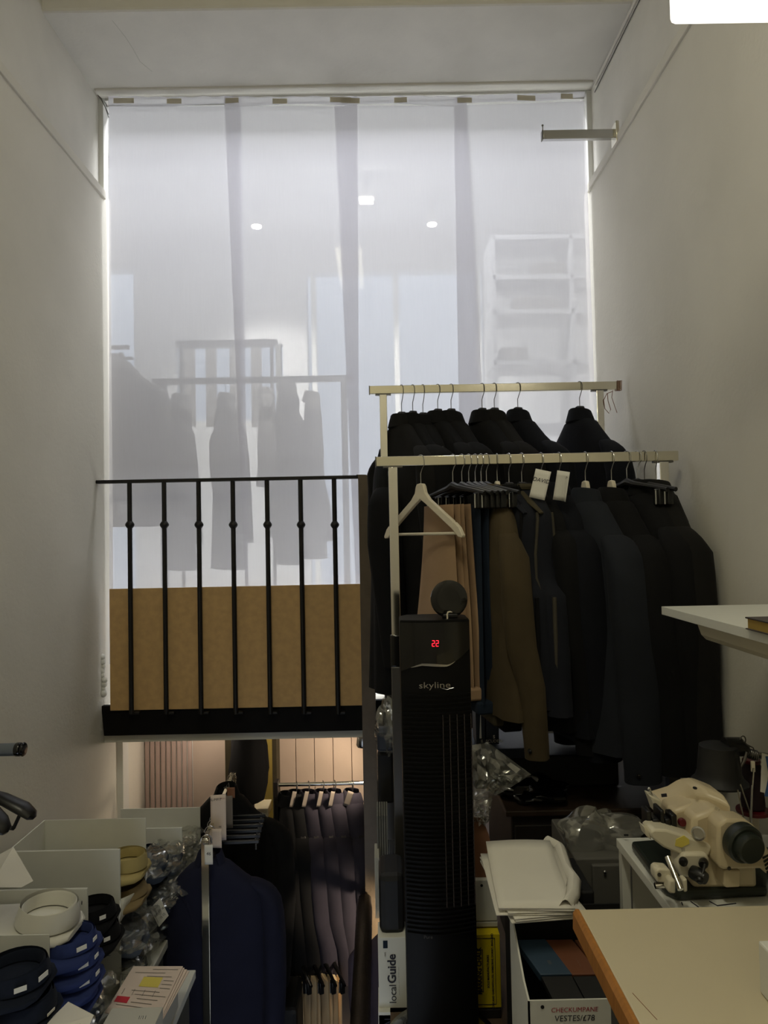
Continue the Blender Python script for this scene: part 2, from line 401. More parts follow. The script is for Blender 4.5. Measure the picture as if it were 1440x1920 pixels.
xs = [520, 555, 590, 625, 660, 695, 730, 765, 800]
for a, b in zip(xs[:-1], xs[1:]):
    MB().box((P(a, 1450, YPL).x + 0.0016, YPL, ZLOW), (P(b, 1450, YPL).x - 0.0016, YPL + 0.03, ztop)).build('plank', 'lower_wall', wpl, smooth=False, bevel=0.002)
struct(MB().box((XR, YW + 0.1, ZLOW), (XR + 0.15, 6.0, ZSHOP - 0.1)).build('wall_lower_right', 'lower_wall', smooth=False))

# ---- the shop seen through the blind
SX0, SX1, SY0, SY1, SZ1 = -3.6, 3.8, 3.62, 8.2, H + 3.5
struct(MB().box((SX0, SY0, ZSHOP - 0.06), (SX1, SY1, ZSHOP)).build('floor_shop', 'shop_wall', smooth=False))
struct(MB().box((SX0, SY0 - 0.02, SZ1), (SX1, SY1, SZ1 + 0.1)).build('ceiling_shop', 'shop_wall', smooth=False))
struct(MB().box((SX0 - 0.1, SY0, ZSHOP), (SX0, SY1, SZ1)).build('wall_shop_left', 'shop_wall', smooth=False))
struct(MB().box((SX1, SY0, ZSHOP), (SX1 + 0.1, SY1, SZ1)).build('wall_shop_right', 'shop_wall', smooth=False))
ws = MB().box((SX0, SY0 - 0.05, ZSHOP), (XL - 0.02, SY0, SZ1)).box((XR + 0.02, SY0 - 0.05, ZSHOP), (SX1, SY0, SZ1)).box((XL - 0.02, SY0 - 0.05, ZS - 0.02), (XR + 0.02, SY0, SZ1))
struct(ws.build('wall_shop_rear', 'shop_wall', smooth=False))
for k, y in enumerate((5.0, 6.4)):
    struct(MB().box((SX0, y, SZ1 - 0.10), (SX1, y + 0.12, SZ1)).build('trim_%d' % (6 + k), 'shop_wall', smooth=False))
# shopfront: wall with three openings (window with bars, tall glazing, side window)
def xz(px, py, Y=8.2): p = P(px, py, Y); return p.x, p.z
A = (*xz(585, 1150), *xz(905, 505)); Bw = (*xz(330, 800), *xz(530, 645)); Cw = (*xz(120, 1180), *xz(250, 505))
wf = MB()
xsplit = sorted([SX0, Cw[0], Cw[2], Bw[0], Bw[2], A[0], A[2], SX1]); zt = SZ1
def col(x0, x1, spans):
    for z0, z1 in spans: wf.box((x0, 8.2, z0), (x1, 8.36, z1))
col(SX0, Cw[0], [(ZSHOP, zt)]); col(Cw[0], Cw[2], [(ZSHOP, Cw[1]), (Cw[3], zt)]); col(Cw[2], Bw[0], [(ZSHOP, zt)])
col(Bw[0], Bw[2], [(ZSHOP, Bw[1]), (Bw[3], zt)]); col(Bw[2], A[0], [(ZSHOP, zt)]); col(A[0], A[2], [(ZSHOP, A[1]), (A[3], zt)]); col(A[2], SX1, [(ZSHOP, zt)])
struct(wf.build('wall_shopfront', 'shop_wall', smooth=False))
w2 = struct(MB().box((Bw[0], 8.22, Bw[1]), (Bw[2], 8.28, Bw[1] + 0.06)).build('window_2', 'white_paint', smooth=False))
for px in (348, 392, 436, 480, 522):
    x = xz(px, 700)[0]; MB().box((x - 0.03, 8.2, Bw[1]), (x + 0.03, 8.28, Bw[3])).build('mullion', 'grey_felt', w2, smooth=False)
w3 = struct(MB().box((A[0], 8.22, A[1]), (A[2], 8.28, A[1] + 0.06)).build('window_3', 'white_paint', smooth=False))
for px in (590, 745, 900):
    x = xz(px, 700)[0]; MB().box((x - 0.03, 8.2, A[1]), (x + 0.03, 8.28, A[3])).build('mullion', 'white_paint', w3, smooth=False)
# shop lights
for k, (px, py, Y, sz, lb) in enumerate([(481, 424, 7.35, 0.055, 'left round'), (810, 420, 7.35, 0.052, 'right round'), (687, 374, 6.75, 0.07, 'oblong')]):
    p = P(px, py, Y)
    o = thing('ceiling_spotlight', lb + ' spotlight glowing through the upper half of the blind', 'spotlight', (p.x, p.y, p.z))
    if k < 2:
        MB().lathe([(sz, 0), (sz * 1.15, 0.03), (sz * 0.8, 0.12)], p, 16).build('housing', 'white_paint', o)
        MB().lathe([(sz * 0.92, -0.012), (sz * 0.92, -0.002)], p, 16).build('lens', 'spot_white', o)
    else:
        MB().box(p + Vector((-0.08, -0.05, 0)), p + Vector((0.08, 0.05, 0.06))).build('housing', 'white_paint', o, bevel=0.01)
        MB().box(p + Vector((-0.065, -0.055, -0.03)), p + Vector((0.065, 0.045, -0.002))).build('lens', 'spot_white', o, bevel=0.01)
    MB().cyl(p + Vector((0, 0, 0.05)), Vector((p.x, p.y, SZ1)), 0.012).build('stem', 'steel', o)
    d = bpy.data.lights.new('spotlight_beam', 'SPOT'); d.energy = 520; d.spot_size = 1.9; d.spot_blend = 0.7; d.color = (1, 0.97, 0.94); d.shadow_soft_size = 0.08
    l = bpy.data.objects.new('spotlight_beam', d); COL.objects.link(l); l.location = p + Vector((0, 0, -0.06))

# ------------------------------------------------------------------ the blind: four hanging fabric panels
def blind_panel(k, tl, tr, br, bl_, label, ph):
    Y = 3.500 - 0.007 * (k % 2) - 0.002 * k
    o = thing('fabric_blind', label, 'blind', P((bl_[0] + br[0]) / 2, bl_[1], Y), 0, 'translucent fabric panels over the shop opening')
    a, b, c, d = P(*tl, Y), P(*tr, Y), P(*br, Y), P(*bl_, Y)
    def fn(u, v):
        p = (a * (1 - u) + b * u) * (1 - v) + (d * (1 - u) + c * u) * v
        return p + Vector((0, 0.0022 * math.sin(6.3 * u * 1.2 + ph) * (0.4 + v), 0))
    MB().grid(fn, 12, 16).build('fabric', 'blind_fabric', o)
    rnd = random.Random(k)
    def hem(u, v):
        p = a * (1 - u) + b * u
        return p + Vector((0, -0.006 - 0.003 * math.sin(9 * u + ph), 0.045 * (1 - v) - (0.0 if v < 0.9 else 0.006 * math.sin(5 * u + ph)) + 0.003 * math.sin(37 * u + ph) * (1 - v) + (0.018 if k == 3 and v > .9 else 0) * u))
    MB().grid(hem, 24, 2).build('hem', 'blind_fabric', o)
    for u in ((0.12, 0.5), (0.06, 0.42, 0.95), (0.05, 0.5), (0.08, 0.55, 0.86))[k]:
        w = rnd.uniform(0.03, 0.055)
        p = a * (1 - u) + b * u + Vector((0, -0.014, 0.016 + rnd.uniform(-.004, .006)))
        MB().obox(p, (w, 0, rnd.uniform(-.003, .003)), (0, 0.0006, 0), (0, 0, 0.013)).build('tape', 'tape', o, smooth=False)
    return o
blind_panel(0, (204, 199), (452, 199), (468, 1245), (205, 1245), 'leftmost white fabric panel of the blind, coat silhouettes behind it', 0.3)
blind_panel(1, (421, 199), (670, 199), (675, 1245), (466, 1245), 'second white fabric panel from the left, above the railing middle', 1.7)
blind_panel(2, (627, 198), (875, 198), (932, 1245), (674, 1245), 'third white fabric panel from the left, just above the rack end', 3.1)
blind_panel(3, (851, 198), (1096, 190), (1132, 1245), (868, 1245), 'rightmost white fabric panel of the blind beside the right wall', 4.4)
_c = MB()
for q in (-1, 1):
    _c.tube([P(183, 178, 3.45), P(190, 186, 3.45) + Vector((0, 0, 0.004 * q)), P(197, 200, 3.46), P(204, 218 + q * 3, 3.47)], 0.0018, 5)
tag(_c.build('frayed_string', 'grey_felt'), 'frayed string at the upper left corner of the blind', 'string')

# ------------------------------------------------------------------ railing, fibreboard
rr = thing('railing', 'black iron railing with seven knotted balusters in front of fibreboard', 'railing', P(440, 1345, 3.4))
zr = P(440, 899, 3.4).z
xl0 = P(181, 903, 3.4).x; xp = P(684, 895, 3.4).x
path = [Vector((xl0, 3.4, zr)), Vector((xp - 0.05, 3.4, zr)), Vector((xp - 0.018, 3.4, zr - 0.005)), Vector((xp - 0.004, 3.4, zr - 0.02)), Vector((xp, 3.4, zr - 0.05))]
MB().obox(((xl0 + xp) / 2 - 0.012, 3.4, zr), ((xp - xl0) / 2 - 0.014, 0, 0), (0, 0.018, 0), (0, 0, 0.008)).build('handrail', 'iron', rr, bevel=0.003)
for k, (t, b) in enumerate([(241, 248), (307, 312), (372, 377), (437, 441), (501, 506), (564, 569), (627, 633)]):
    x = P((t + b) / 2, 1110, 3.4).x
    o = MB().tube([(x, 3.4, zr), (x, 3.4, P(t, 1338, 3.4).z)], 0.0115, 10).build('baluster', 'iron', rr)
    zk = P(t, 984, 3.4).z
    MB().lathe([(0.012, -0.017), (0.016, -0.012), (0.021, -0.004), (0.021, 0.004), (0.016, 0.012), (0.012, 0.017)], (x, 3.4, zk), 14).build('knot', 'iron', o)
    zb = P(t, 1338, 3.4).z
    MB().obox((x + 0.012, 3.425, zb), (0.022, 0, 0), (0, 0.02, 0), (0, 0, 0.006)).build('foot_bracket', 'iron', o, bevel=0.002)
# corner post bends out of the handrail and runs down to the lower handrail
hw_ = 0.0315
pp = MB()
zpb = P(682, 1690, 3.385).z
prof = []
for (z, x0, x1) in [(zr + 0.008, xp - 0.04, xp - 0.012), (zr + 0.007, xp - 0.034, xp + 0.008), (zr - 0.001, xp - 0.032, xp + 0.022), (zr - 0.02, xp - 0.031, xp + 0.0285), (zr - 0.05, xp - 0.031, xp + 0.03), (zpb, xp - 0.034, xp + 0.034), (ZLOW, xp - 0.034, xp + 0.034)]:
    prof.append([(x0, 3.355, z), (x1, 3.355, z), (x1, 3.415, z), (x0, 3.415, z)])
pp.loft(prof)
pp.build('corner_post', 'post_iron', rr, smooth=False, bevel=0.006)
MB().tube([P(684, 1684, 3.34), P(683, 1705, 3.25), P(680, 1800, 2.95), P(675, 1925, 2.6), P(668, 2100, 2.2)], [0.03, 0.036, 0.0365, 0.037, 0.037], 12, flat=0.7).build('stair_handrail', 'rail_iron', rr)

md = [P(206, 1105, 3.435), P(672, 1094, 3.435), P(668, 1322, 3.43), P(207, 1333, 3.43)]
zt_, zb_ = (md[0].z + md[1].z) / 2, (md[2].z + md[3].z) / 2
xr_ = P(693, 1200, 3.435).x
_f = MB().prism([(md[0].x, zb_), (xr_, zb_), (xr_, zt_), (md[0].x, zt_)], (0, 3.432, 0), X, Z, Yv, 0.008)
tag(_f.build('fibreboard_panel', 'mdf', smooth=False, bevel=0.001), 'brown fibreboard sheet standing behind the railing balusters', 'board')
# crumbled plaster lump at the left end of the sill
_g = MB()
rnd = random.Random(3)
for k in range(9):
    q = P(193 + rnd.uniform(-3, 3), 1232 + k * 8.5, 3.45); _g.sphere(q, rnd.uniform(0.012, 0.02), 8, 5)
tag(_g.build('plaster_filler', 'white_paint'), 'lumpy white filler in the corner left of the fibreboard', 'plaster')

# ------------------------------------------------------------------ garments and hangers
def sup(hw, tv, n, e=2.6, dx=0.0, dy=0.0, z=0.0, fn=None):
    out = []
    for k in range(n):
        a = 2 * PI * k / n; c, s = math.cos(a), math.sin(a)
        x = hw * math.copysign(abs(c) ** (2 / e), c); y = tv * math.copysign(abs(s) ** (2 / e), s)
        if fn:
            m = fn(a); x *= m; y *= m
        out.append(Vector((x + dx, y + dy, z)))
    return out

def interp(tab, t):
    for a, b in zip(tab[:-1], tab[1:]):
        if t <= b[0]:
            f = (t - a[0]) / (b[0] - a[0]); return [p + (q - p) * f for p, q in zip(a[1:], b[1:])]
    return list(tab[-1][1:])

def hook_mb(top=0.0, neck=-0.105, r=0.021, wire=0.0016):
    pts = [Vector((0, 0, neck)), Vector((0, 0, neck + 0.035)), Vector((r * 0.45, 0, neck + 0.052)), Vector((r, 0, top - r - 0.012))]
    for k in range(0, 10):
        a = PI * k / 8.5; pts.append(Vector((r * math.cos(a), 0, top - r + r * math.sin(a) + 0.002)))
    return MB().tube(pts, wire, 6)

HANG_POLY = [(0.0, 0.0), (0.016, -0.002), (0.022, -0.012), (0.028, -0.034), (0.05, -0.058), (0.13, -0.112), (0.165, -0.135), (0.168, -0.141), (0.174, -0.140), (0.196, -0.158), (0.212, -0.185), (0.208, -0.193),
             (0.19, -0.190), (0.16, -0.163), (0.03, -0.074), (0.0, -0.056)]
def hanger(label, pos, yaw, kind='dark', group=None, bar=False, neck=-0.105, wire=0.0017, metal='steel', sc=(1, 1)):
    o = thing('clothes_hanger', label, 'hanger', pos, yaw, group)
    hook_mb(neck=neck, wire=wire).build('hook', metal, o, local=True)
    m = {'dark': 'dark_wood_hanger', 'cream': 'cream_wood', 'black': 'black_plastic'}[kind]
    poly = [(x * sc[0], y * sc[1]) for x, y in HANG_POLY + [(-x, y) for x, y in HANG_POLY[-2:0:-1]]]
    MB().prism(poly, (0, 0, neck), X, Z, Yv, 0.015 if kind != 'dark' else 0.026).build('shoulder_arm', m, o, local=True, smooth=False, bevel=0.004)
    if bar: MB().cyl((-0.185, 0, neck - 0.178), (0.185, 0, neck - 0.178), 0.0055, 10).build('trouser_bar', m, o, local=True)
    return o

def jacket(name, label, pos, yaw, m, cat='jacket', L=0.74, hw=0.215, sl=0.62, group=None, seed=0, slope=0.115, buttons=0, thick=1.0,
           neck=-0.105, swing=0.0, trim=None, sw=1.0):
    rnd = random.Random(seed * 13 + 5)
    o = thing(name, label, cat, pos, yaw, group)
    z0 = neck + 0.005
    q_ = min(1.0, thick)
    tab = [(0.0, 0.036, 0.036), (0.012, 0.05, 0.048 * q_), (0.03, 0.085, 0.062 * q_), (0.03 + slope * 0.45, 0.145, 0.071 * q_), (0.03 + slope * 0.8, 0.195 * hw / .215, 0.073 * q_),
           (0.03 + slope, hw, 0.074 * q_), (0.03 + slope + 0.06, hw + 0.006, 0.08 * thick), (0.30, hw, 0.085 * thick), (0.45, hw - 0.004, 0.082 * thick), (L - 0.05, hw + 0.02, 0.095 * thick), (L, hw + 0.024, 0.097 * thick)]
    n = 36; rings = []
    p1, p2, p3 = [rnd.uniform(0, 6.3) for _ in range(3)]
    ts = [0, 0.012, 0.03, 0.03 + slope * .25, 0.03 + slope * .45, 0.03 + slope * .65, 0.03 + slope * .8, 0.03 + slope * .92, 0.03 + slope, 0.03 + slope + .03, 0.03 + slope + .06]
    ts += [ts[-1] + (L - ts[-1]) * k / 9 for k in range(1, 10)]
    for t in ts:
        w, tv = interp(tab, t)
        amp = max(0.0, (t - 0.22) / L) * 0.16
        f = lambda a: 1 + amp * (math.sin(5 * a + p1) * 0.5 + math.sin(9 * a + p2) * 0.35 + math.sin(3 * a + p3) * 0.3)
        rings.append(sup(w, tv, n, 2.3, 0, swing * t, z0 - t, f))
    MB().loft(rings).build('body', m, o, local=True, ang=60)
    zs = z0 - 0.03 - slope
    for s in (-1, 1):
        b = rnd.uniform(-0.012, 0.02)
        st = [(-0.066, 0.0, 0.052, 0.004, 0.008), (-0.062, 0.0, 0.049, 0.016, 0.028), (-0.050, 0.0, 0.040, 0.028, 0.044), (-0.034, 0.0, 0.026, 0.036, 0.055), (-0.014, 0.0, 0.008, 0.042, 0.063), (0.002, 0.0, -0.014, 0.045, 0.069), (0.012, 0.003, -0.04, 0.046, 0.074), (0.018, 0.006, -0.10, 0.048, 0.075),
              (0.022, 0.010, -0.20, 0.050, 0.072), (0.024, 0.018, -0.32, 0.048, 0.068), (0.020, 0.032 + b, -0.45, 0.044, 0.062), (0.014, 0.045 + b, -sl + 0.05, 0.039, 0.057), (0.012, 0.048 + b, -sl, 0.038, 0.056), (0.012, 0.048 + b, -sl + 0.012, 0.032, 0.05)]
        q1, q2 = rnd.uniform(0, 6), rnd.uniform(0, 6)
        rg = []
        for i, (dx, dy, dz, rx, ry) in enumerate(st):
            f = lambda a: 1 + 0.05 * min(1, i / 4) * math.sin(3 * a + q1 + i * 0.7) + 0.035 * math.sin(5 * a + q2 - i)
            kq = (0.86 if i < 6 else 0.93 if i < 8 else 1.0) * (0.4 + 0.6 * q_)
            rg.append(sup(rx * sw, ry * sw * kq, 18, 2.1, s * (hw + dx), dy + swing * (0.15 - dz), zs + dz, f))
        sv = MB().loft(rg).build('sleeve', m, o, local=True, ang=60)
        for k in range(buttons if s == 1 else 0):
            c = Vector((s * (hw + 0.012) + 0.028 * sw, 0.048 + b - 0.036 * sw, zs - sl + 0.03 + 0.021 * k))
            dr = Vector((0.55, -0.83, 0))
            MB().lathe([(0.0075, -0.002), (0.0085, 0.001), (0.007, 0.004), (0.003, 0.005)], c, 10, dr).build('cuff_button', 'black_gloss', sv, local=True)
    # collar: stand and fall, open at the front (+y)
    cr = []
    for k in range(25):
        a = math.radians(90 + 38 + (360 - 76) * k / 24); c, s_ = math.cos(a), math.sin(a)
        back = 0.5 - 0.5 * s_
        ring = []
        for (r1, r2, dz) in [(0.047, 0.045, -0.020), (0.046, 0.043, 0.026), (0.050, 0.047, 0.033), (0.056, 0.053, 0.028), (0.075, 0.068, -0.012 - 0.012 * back), (0.071, 0.064, -0.016 - 0.012 * back)]:
            ring.append(Vector((c * r1 * 0.86, s_ * r2 * 0.9, z0 + dz - 0.012 * (1 - back))))
        cr.append(ring)
    MB().loft(cr, closed=True).build('collar', trim or m, o, local=True, ang=50)
    for s in (-1, 1):
        pl = [(0.03 * s, z0 - 0.005), (0.075 * s, z0 - 0.035), (0.105 * s, z0 - 0.12), (0.085 * s, z0 - 0.15), (0.02 * s, z0 - 0.36), (0.006 * s, z0 - 0.34), (0.012 * s, z0 - 0.12)]
        lp = MB()
        def sy(x, z):
            w_, t_v = interp(tab, max(0.0, z0 - z)); return t_v * max(0.0, 1 - min(1, abs(x) / w_) ** 2.3) ** (1 / 2.3) + swing * (z0 - z)
        lp.add([(x, sy(x, z) + 0.004, z) for x, z in pl] + [(x, sy(x, z) - 0.006, z) for x, z in pl],
               [tuple(range(7)), tuple(range(13, 6, -1))] + [(i, (i + 1) % 7, 7 + (i + 1) % 7, 7 + i) for i in range(7)])
        lp.build('lapel', trim or m, o, local=True, smooth=False, bevel=0.002)
    return o

def trousers(label, pos, yaw, m, L=0.98, w0=0.21, w1=0.30, group=None, seed=0, clips=True, waist='bottom', dz=-0.17, th=0.022, shift=0.0):
    """hung upside down by the hems, the legs laid together"""
    rnd = random.Random(seed)
    o = thing('trousers', label, 'trousers', pos, yaw, group)
    for leg in (0, 1):
        y0 = (-1, 1)[leg] * th * 0.62
        rings = []
        p1 = rnd.uniform(0, 6)
        for k in range(13):
            t = k / 12
            w = w0 + (w1 - w0) * t ** 1.4
            f = lambda a: 1 + 0.10 * t * math.sin(4 * a + p1)
            rings.append(sup(w / 2, th * (0.42 + 0.3 * t), 20, 1.7, shift * t, y0 + 0.006 * math.sin(3 * t + p1), dz - L * t, f))
        lg = MB().loft(rings).build('leg', m, o, local=True, ang=50)
    MB().box((-w1 / 2 + shift - 0.004, -th * 1.5, dz - L - 0.035), (w1 / 2 + shift + 0.004, th * 1.5, dz - L + 0.008)).build('waistband', m, o, local=True, bevel=0.008)
    for yy in (-1, 1):
        MB().obox((shift - w1 * 0.22, yy * th * 1.42, dz - L + 0.14), (0.055, 0, 0.0), (0, 0.0015, 0), (0, 0, 0.004)).build('pocket_welt', m, o, local=True, smooth=False)
    return o

def clip_hanger(label, pos, yaw, group=None, w=0.17, neck=-0.095, drop=0.03):
    o = thing('clip_hanger', label, 'hanger', pos, yaw, group)
    hook_mb(neck=neck).build('hook', 'steel', o, local=True)
    b = MB().tube([(-w, 0, neck - 0.05), (-w * 0.6, 0, neck - 0.035), (-0.03, 0, neck - 0.022), (0, 0, neck - 0.012), (0.03, 0, neck - 0.022), (w * 0.6, 0, neck - 0.035), (w, 0, neck - 0.05)], [0.008, 0.008, 0.011, 0.014, 0.011, 0.008, 0.008], 8)
    b.build('arm', 'black_plastic', o, local=True)
    for s in (-1, 1):
        c = thing  # clips are parts of the hanger
        x = s * (w - 0.035)
        k = MB().box((x - 0.014, -0.011, neck - 0.10), (x + 0.014, 0.011, neck - 0.045)).build('clip', 'black_plastic', o, local=True, bevel=0.004)
        MB().cyl((x, -0.014, neck - 0.097), (x, -0.014, neck - 0.05), 0.003, 8).build('clip_spring', 'steel', k, local=True)
    return o

def paper_tag(label, top, w, h, yaw, m='tag_paper', lines=(), curl=0.0, roll=0.0, ink='ink', group=None, string=None):
    """top: the point where it hangs"""
    o = thing('paper_tag', label, 'tag', top, yaw, group)
    R_ = Matrix.Rotation(roll, 4, 'Y')
    MB().grid(lambda u, v: R_ @ Vector(((u - 0.5) * w, curl * math.sin(PI * u) * (0.3 + 0.7 * v), 0.008 - v * h)), 6, 6).build('card', m, o, local=True, solid=0.0006)
    ex = (MW[o].to_3x3() @ R_.to_3x3()) @ X; ey = (MW[o].to_3x3() @ R_.to_3x3()) @ Z; en = (MW[o].to_3x3()) @ Vector((0, -1, 0))
    for (body, size, fx, fy, ik, sh) in lines:
        c = MW[o] @ (R_ @ Vector((fx * w, curl * math.sin(PI * (fx + .5)) * (0.3 + 0.7 * fy), 0.008 - fy * h))) + en * 0.0016
        text(body, size, ik, c, ex, ey, o, 'handwriting', shear=sh)
    return o

# ------------------------------------------------------------------ chrome clothes racks
def rack(label, Y, pxl, pxr, pyc, upl, upr, bh, extra):
    pl, pr = P(pxl, pyc[0], Y), P(pxr, pyc[1], Y)
    z = (pl.z + pr.z) / 2; x0, x1 = pl.x, min(pr.x, XR - 0.004)
    o = thing('clothes_rack', label, 'rack', ((x0 + x1) / 2, Y, 0))
    MB().box((x0, Y - 0.011, z - bh / 2), (x1, Y + 0.011, z + bh / 2)).build('rail', 'chrome_worn', o, bevel=0.002)
    MB().box((x0 - 0.003, Y - 0.012, z - bh / 2 - 0.001), (x0 + 0.001, Y + 0.012, z + bh / 2 + 0.001)).build('end_cap', 'steel_dark', o, bevel=0.001)
    for k, u in enumerate((upl, upr)):
        ux = P(u, extra, Y).x
        MB().box((ux - 0.016, Y - 0.016, 0.62), (ux + 0.016, Y + 0.016, z - bh / 2 - 0.004)).build('upright', 'chrome', o, bevel=0.002)
        MB().box((ux - 0.034, Y - 0.012, z - bh / 2 - 0.006), (ux + 0.034, Y + 0.012, z - bh / 2)).build('bracket_plate', 'steel_dark', o, bevel=0.001)
        MB().box((ux - 0.021, Y - 0.021, 0.99), (ux + 0.021, Y + 0.021, 1.10)).build('height_clamp', 'black_gloss', o, bevel=0.004)
        MB().box((ux - 0.0195, Y - 0.0195, 0.05), (ux + 0.0195, Y + 0.0195, 0.99)).build('lower_tube', 'steel_dark', o, bevel=0.002)
        MB().box((ux - 0.018, Y - 0.24, 0.02), (ux + 0.018, Y + 0.24, 0.05)).build('foot_bar', 'chrome', o, bevel=0.003)
        for s in (-1, 1): MB().lathe([(0.016, 0), (0.02, 0.004), (0.02, 0.016), (0.016, 0.02)], (ux, Y + s * 0.2, 0), 12).build('wheel', 'black_plastic', o)
    return o, z + bh / 2
RY1, RY2 = 3.07, 2.49
rk1, zr1 = rack('taller chrome clothes rack behind, touching the right wall', RY1, 693, 1163, (733.5, 721.5), 721.5, 1128, 0.035, 900)
rk2, zr2 = rack('lower chrome clothes rack in front of the taller rack', RY2, 705, 1270, (866, 855), 738.5, 1246, 0.034, 980)

# rear rack: nine dark coats
G1 = 'dark coats hung on the rear rack'
rear = [(752, -64, 'wool_charcoal', 0.0), (773, -64, 'wool_black', 0.0), (792, -68, 'wool_black', -0.02), (820, -61, 'wool_black', 0.0), (845, -62, 'wool_black', 0.0), (903, -62, 'wool_black', 0.0), (926, -63, 'wool_charcoal', 0.0), (970, -58, 'wool_navy_black', 0.01), (1086, -68, 'wool_navy_black', 0.0)]
for k, (px, yw, m, dh) in enumerate(rear):
    x = P(px, 727, RY1).x; pos = Vector((x, RY1, zr1 + 0.002)); yaw = math.radians(yw)
    lb = ['black coat at the left end of the rear rack', 'second coat from the left on the rear rack, plain black', 'third coat from left on rear rack, lower collar, half hidden', 'fourth black coat from the left on the rear rack', 'fifth black coat on the rear rack, before the gap between hooks', 'black coat just right of the gap on the rear rack',
          'charcoal coat third from the right on the rear rack', 'dark coat second from the right on the rear rack', 'dark navy coat alone at the right end of the rear rack'][k]
    nk = -0.105 if k not in (0, 1, 2) else (-0.115, -0.112, -0.120)[k]
    hanger('dark hanger in the ' + ['leftmost', 'second', 'third', 'fourth', 'fifth', 'sixth', 'seventh', 'eighth', 'ninth and rightmost'][k] + ' coat of the rear rack', pos, yaw, 'dark', 'dark hangers on the rear rack', neck=nk, metal='steel_dark', sc=(0.9, 1.15))
    jacket('coat', lb, pos + Vector((0, 0, -0.008)), yaw, m, 'coat', L=0.98, hw=0.215 + dh, sl=0.64, group=G1, seed=k + 1, slope=0.14, neck=nk - 0.042, thick=0.8)
# long black coat hanging at the left end of the rear rack, close to the post
pos = Vector((P(738, 727, RY1).x, RY1 + 0.0, zr1 + 0.002))
jacket('coat', 'black coat hanging lowest beside the corner post, left of the racks', pos + Vector((-0.02, 0.06, -0.2)), math.radians(-100), 'wool_black', 'coat', L=1.0, hw=0.19, sl=0.7, group=G1, seed=30, slope=0.16)

# front rack ------------------------------------------------------------
def at2(px, dz=0.002): return Vector((P(px, 850, RY2).x, RY2, zr2 + dz))
hanger('empty cream wooden hanger with trouser bar at the front rack end', at2(788), math.radians(-53), 'cream', None, bar=True, neck=-0.098)
GC = 'black clip hangers holding trousers on the front rack'
for k, (px, yw) in enumerate([(848, -58), (865, -62), (878, -64), (890, -66), (901, -68), (911, -60)]):
    clip_hanger('black clip hanger, ' + ORD[k] + ' from the left in the trouser row of front rack', at2(px), math.radians(yw), GC)
trousers('tan trousers hung by the hems on the front rack', at2(826, -0.02), math.radians(-64), 'tan', L=0.62, w0=0.20, w1=0.34, group='trousers on the front rack', seed=1, th=0.03, dz=-0.155, shift=-0.03)
trousers('cream-beige trousers squeezed against the tan pair on the front rack', at2(858, -0.02), math.radians(-78), 'tan', L=0.62, w0=0.20, w1=0.26, group='trousers on the front rack', seed=2, dz=-0.155, th=0.02)
trousers('blue trousers between tan and olive pairs on the front rack', at2(884, -0.02), math.radians(-78), 'blue_cloth', L=0.66, w0=0.22, w1=0.26, group='trousers on the front rack', seed=3, dz=-0.16, th=0.03)
trousers('olive trousers beside the brown jacket on the front rack', at2(912, -0.02), math.radians(-80), 'olive_dark', L=0.70, w0=0.20, w1=0.25, group='trousers on the front rack', seed=4, dz=-0.16, th=0.026)
trousers('black trousers behind the olive pair on the front rack', at2(925, -0.02), math.radians(-80), 'wool_black', L=0.72, w0=0.2, w1=0.25, group='trousers on the front rack', seed=5, dz=-0.16, th=0.022)
GH = 'hangers with jackets on the front rack'
hanger('cream wooden hanger in the brown jacket on the front rack', at2(931), math.radians(-88), 'cream', GH, neck=-0.095, sc=(0.78, 1.3))
jacket('jacket', 'olive brown cotton jacket with buttoned cuff on the front rack', at2(931, -0.02), math.radians(-88), 'olive', L=0.74, hw=0.20, sl=0.68, seed=41, slope=0.15, buttons=1, neck=-0.12, sw=0.82, thick=0.75)
hanger('thin hanger carrying the navy waistcoat on the front rack', at2(953), math.radians(-74), 'dark', GH, neck=-0.10, sc=(0.6, 1.0))
hanger('thin hanger carrying the olive trimmed waistcoat lining on front rack', at2(977), math.radians(-74), 'dark', GH, neck=-0.10, sc=(0.6, 1.0))

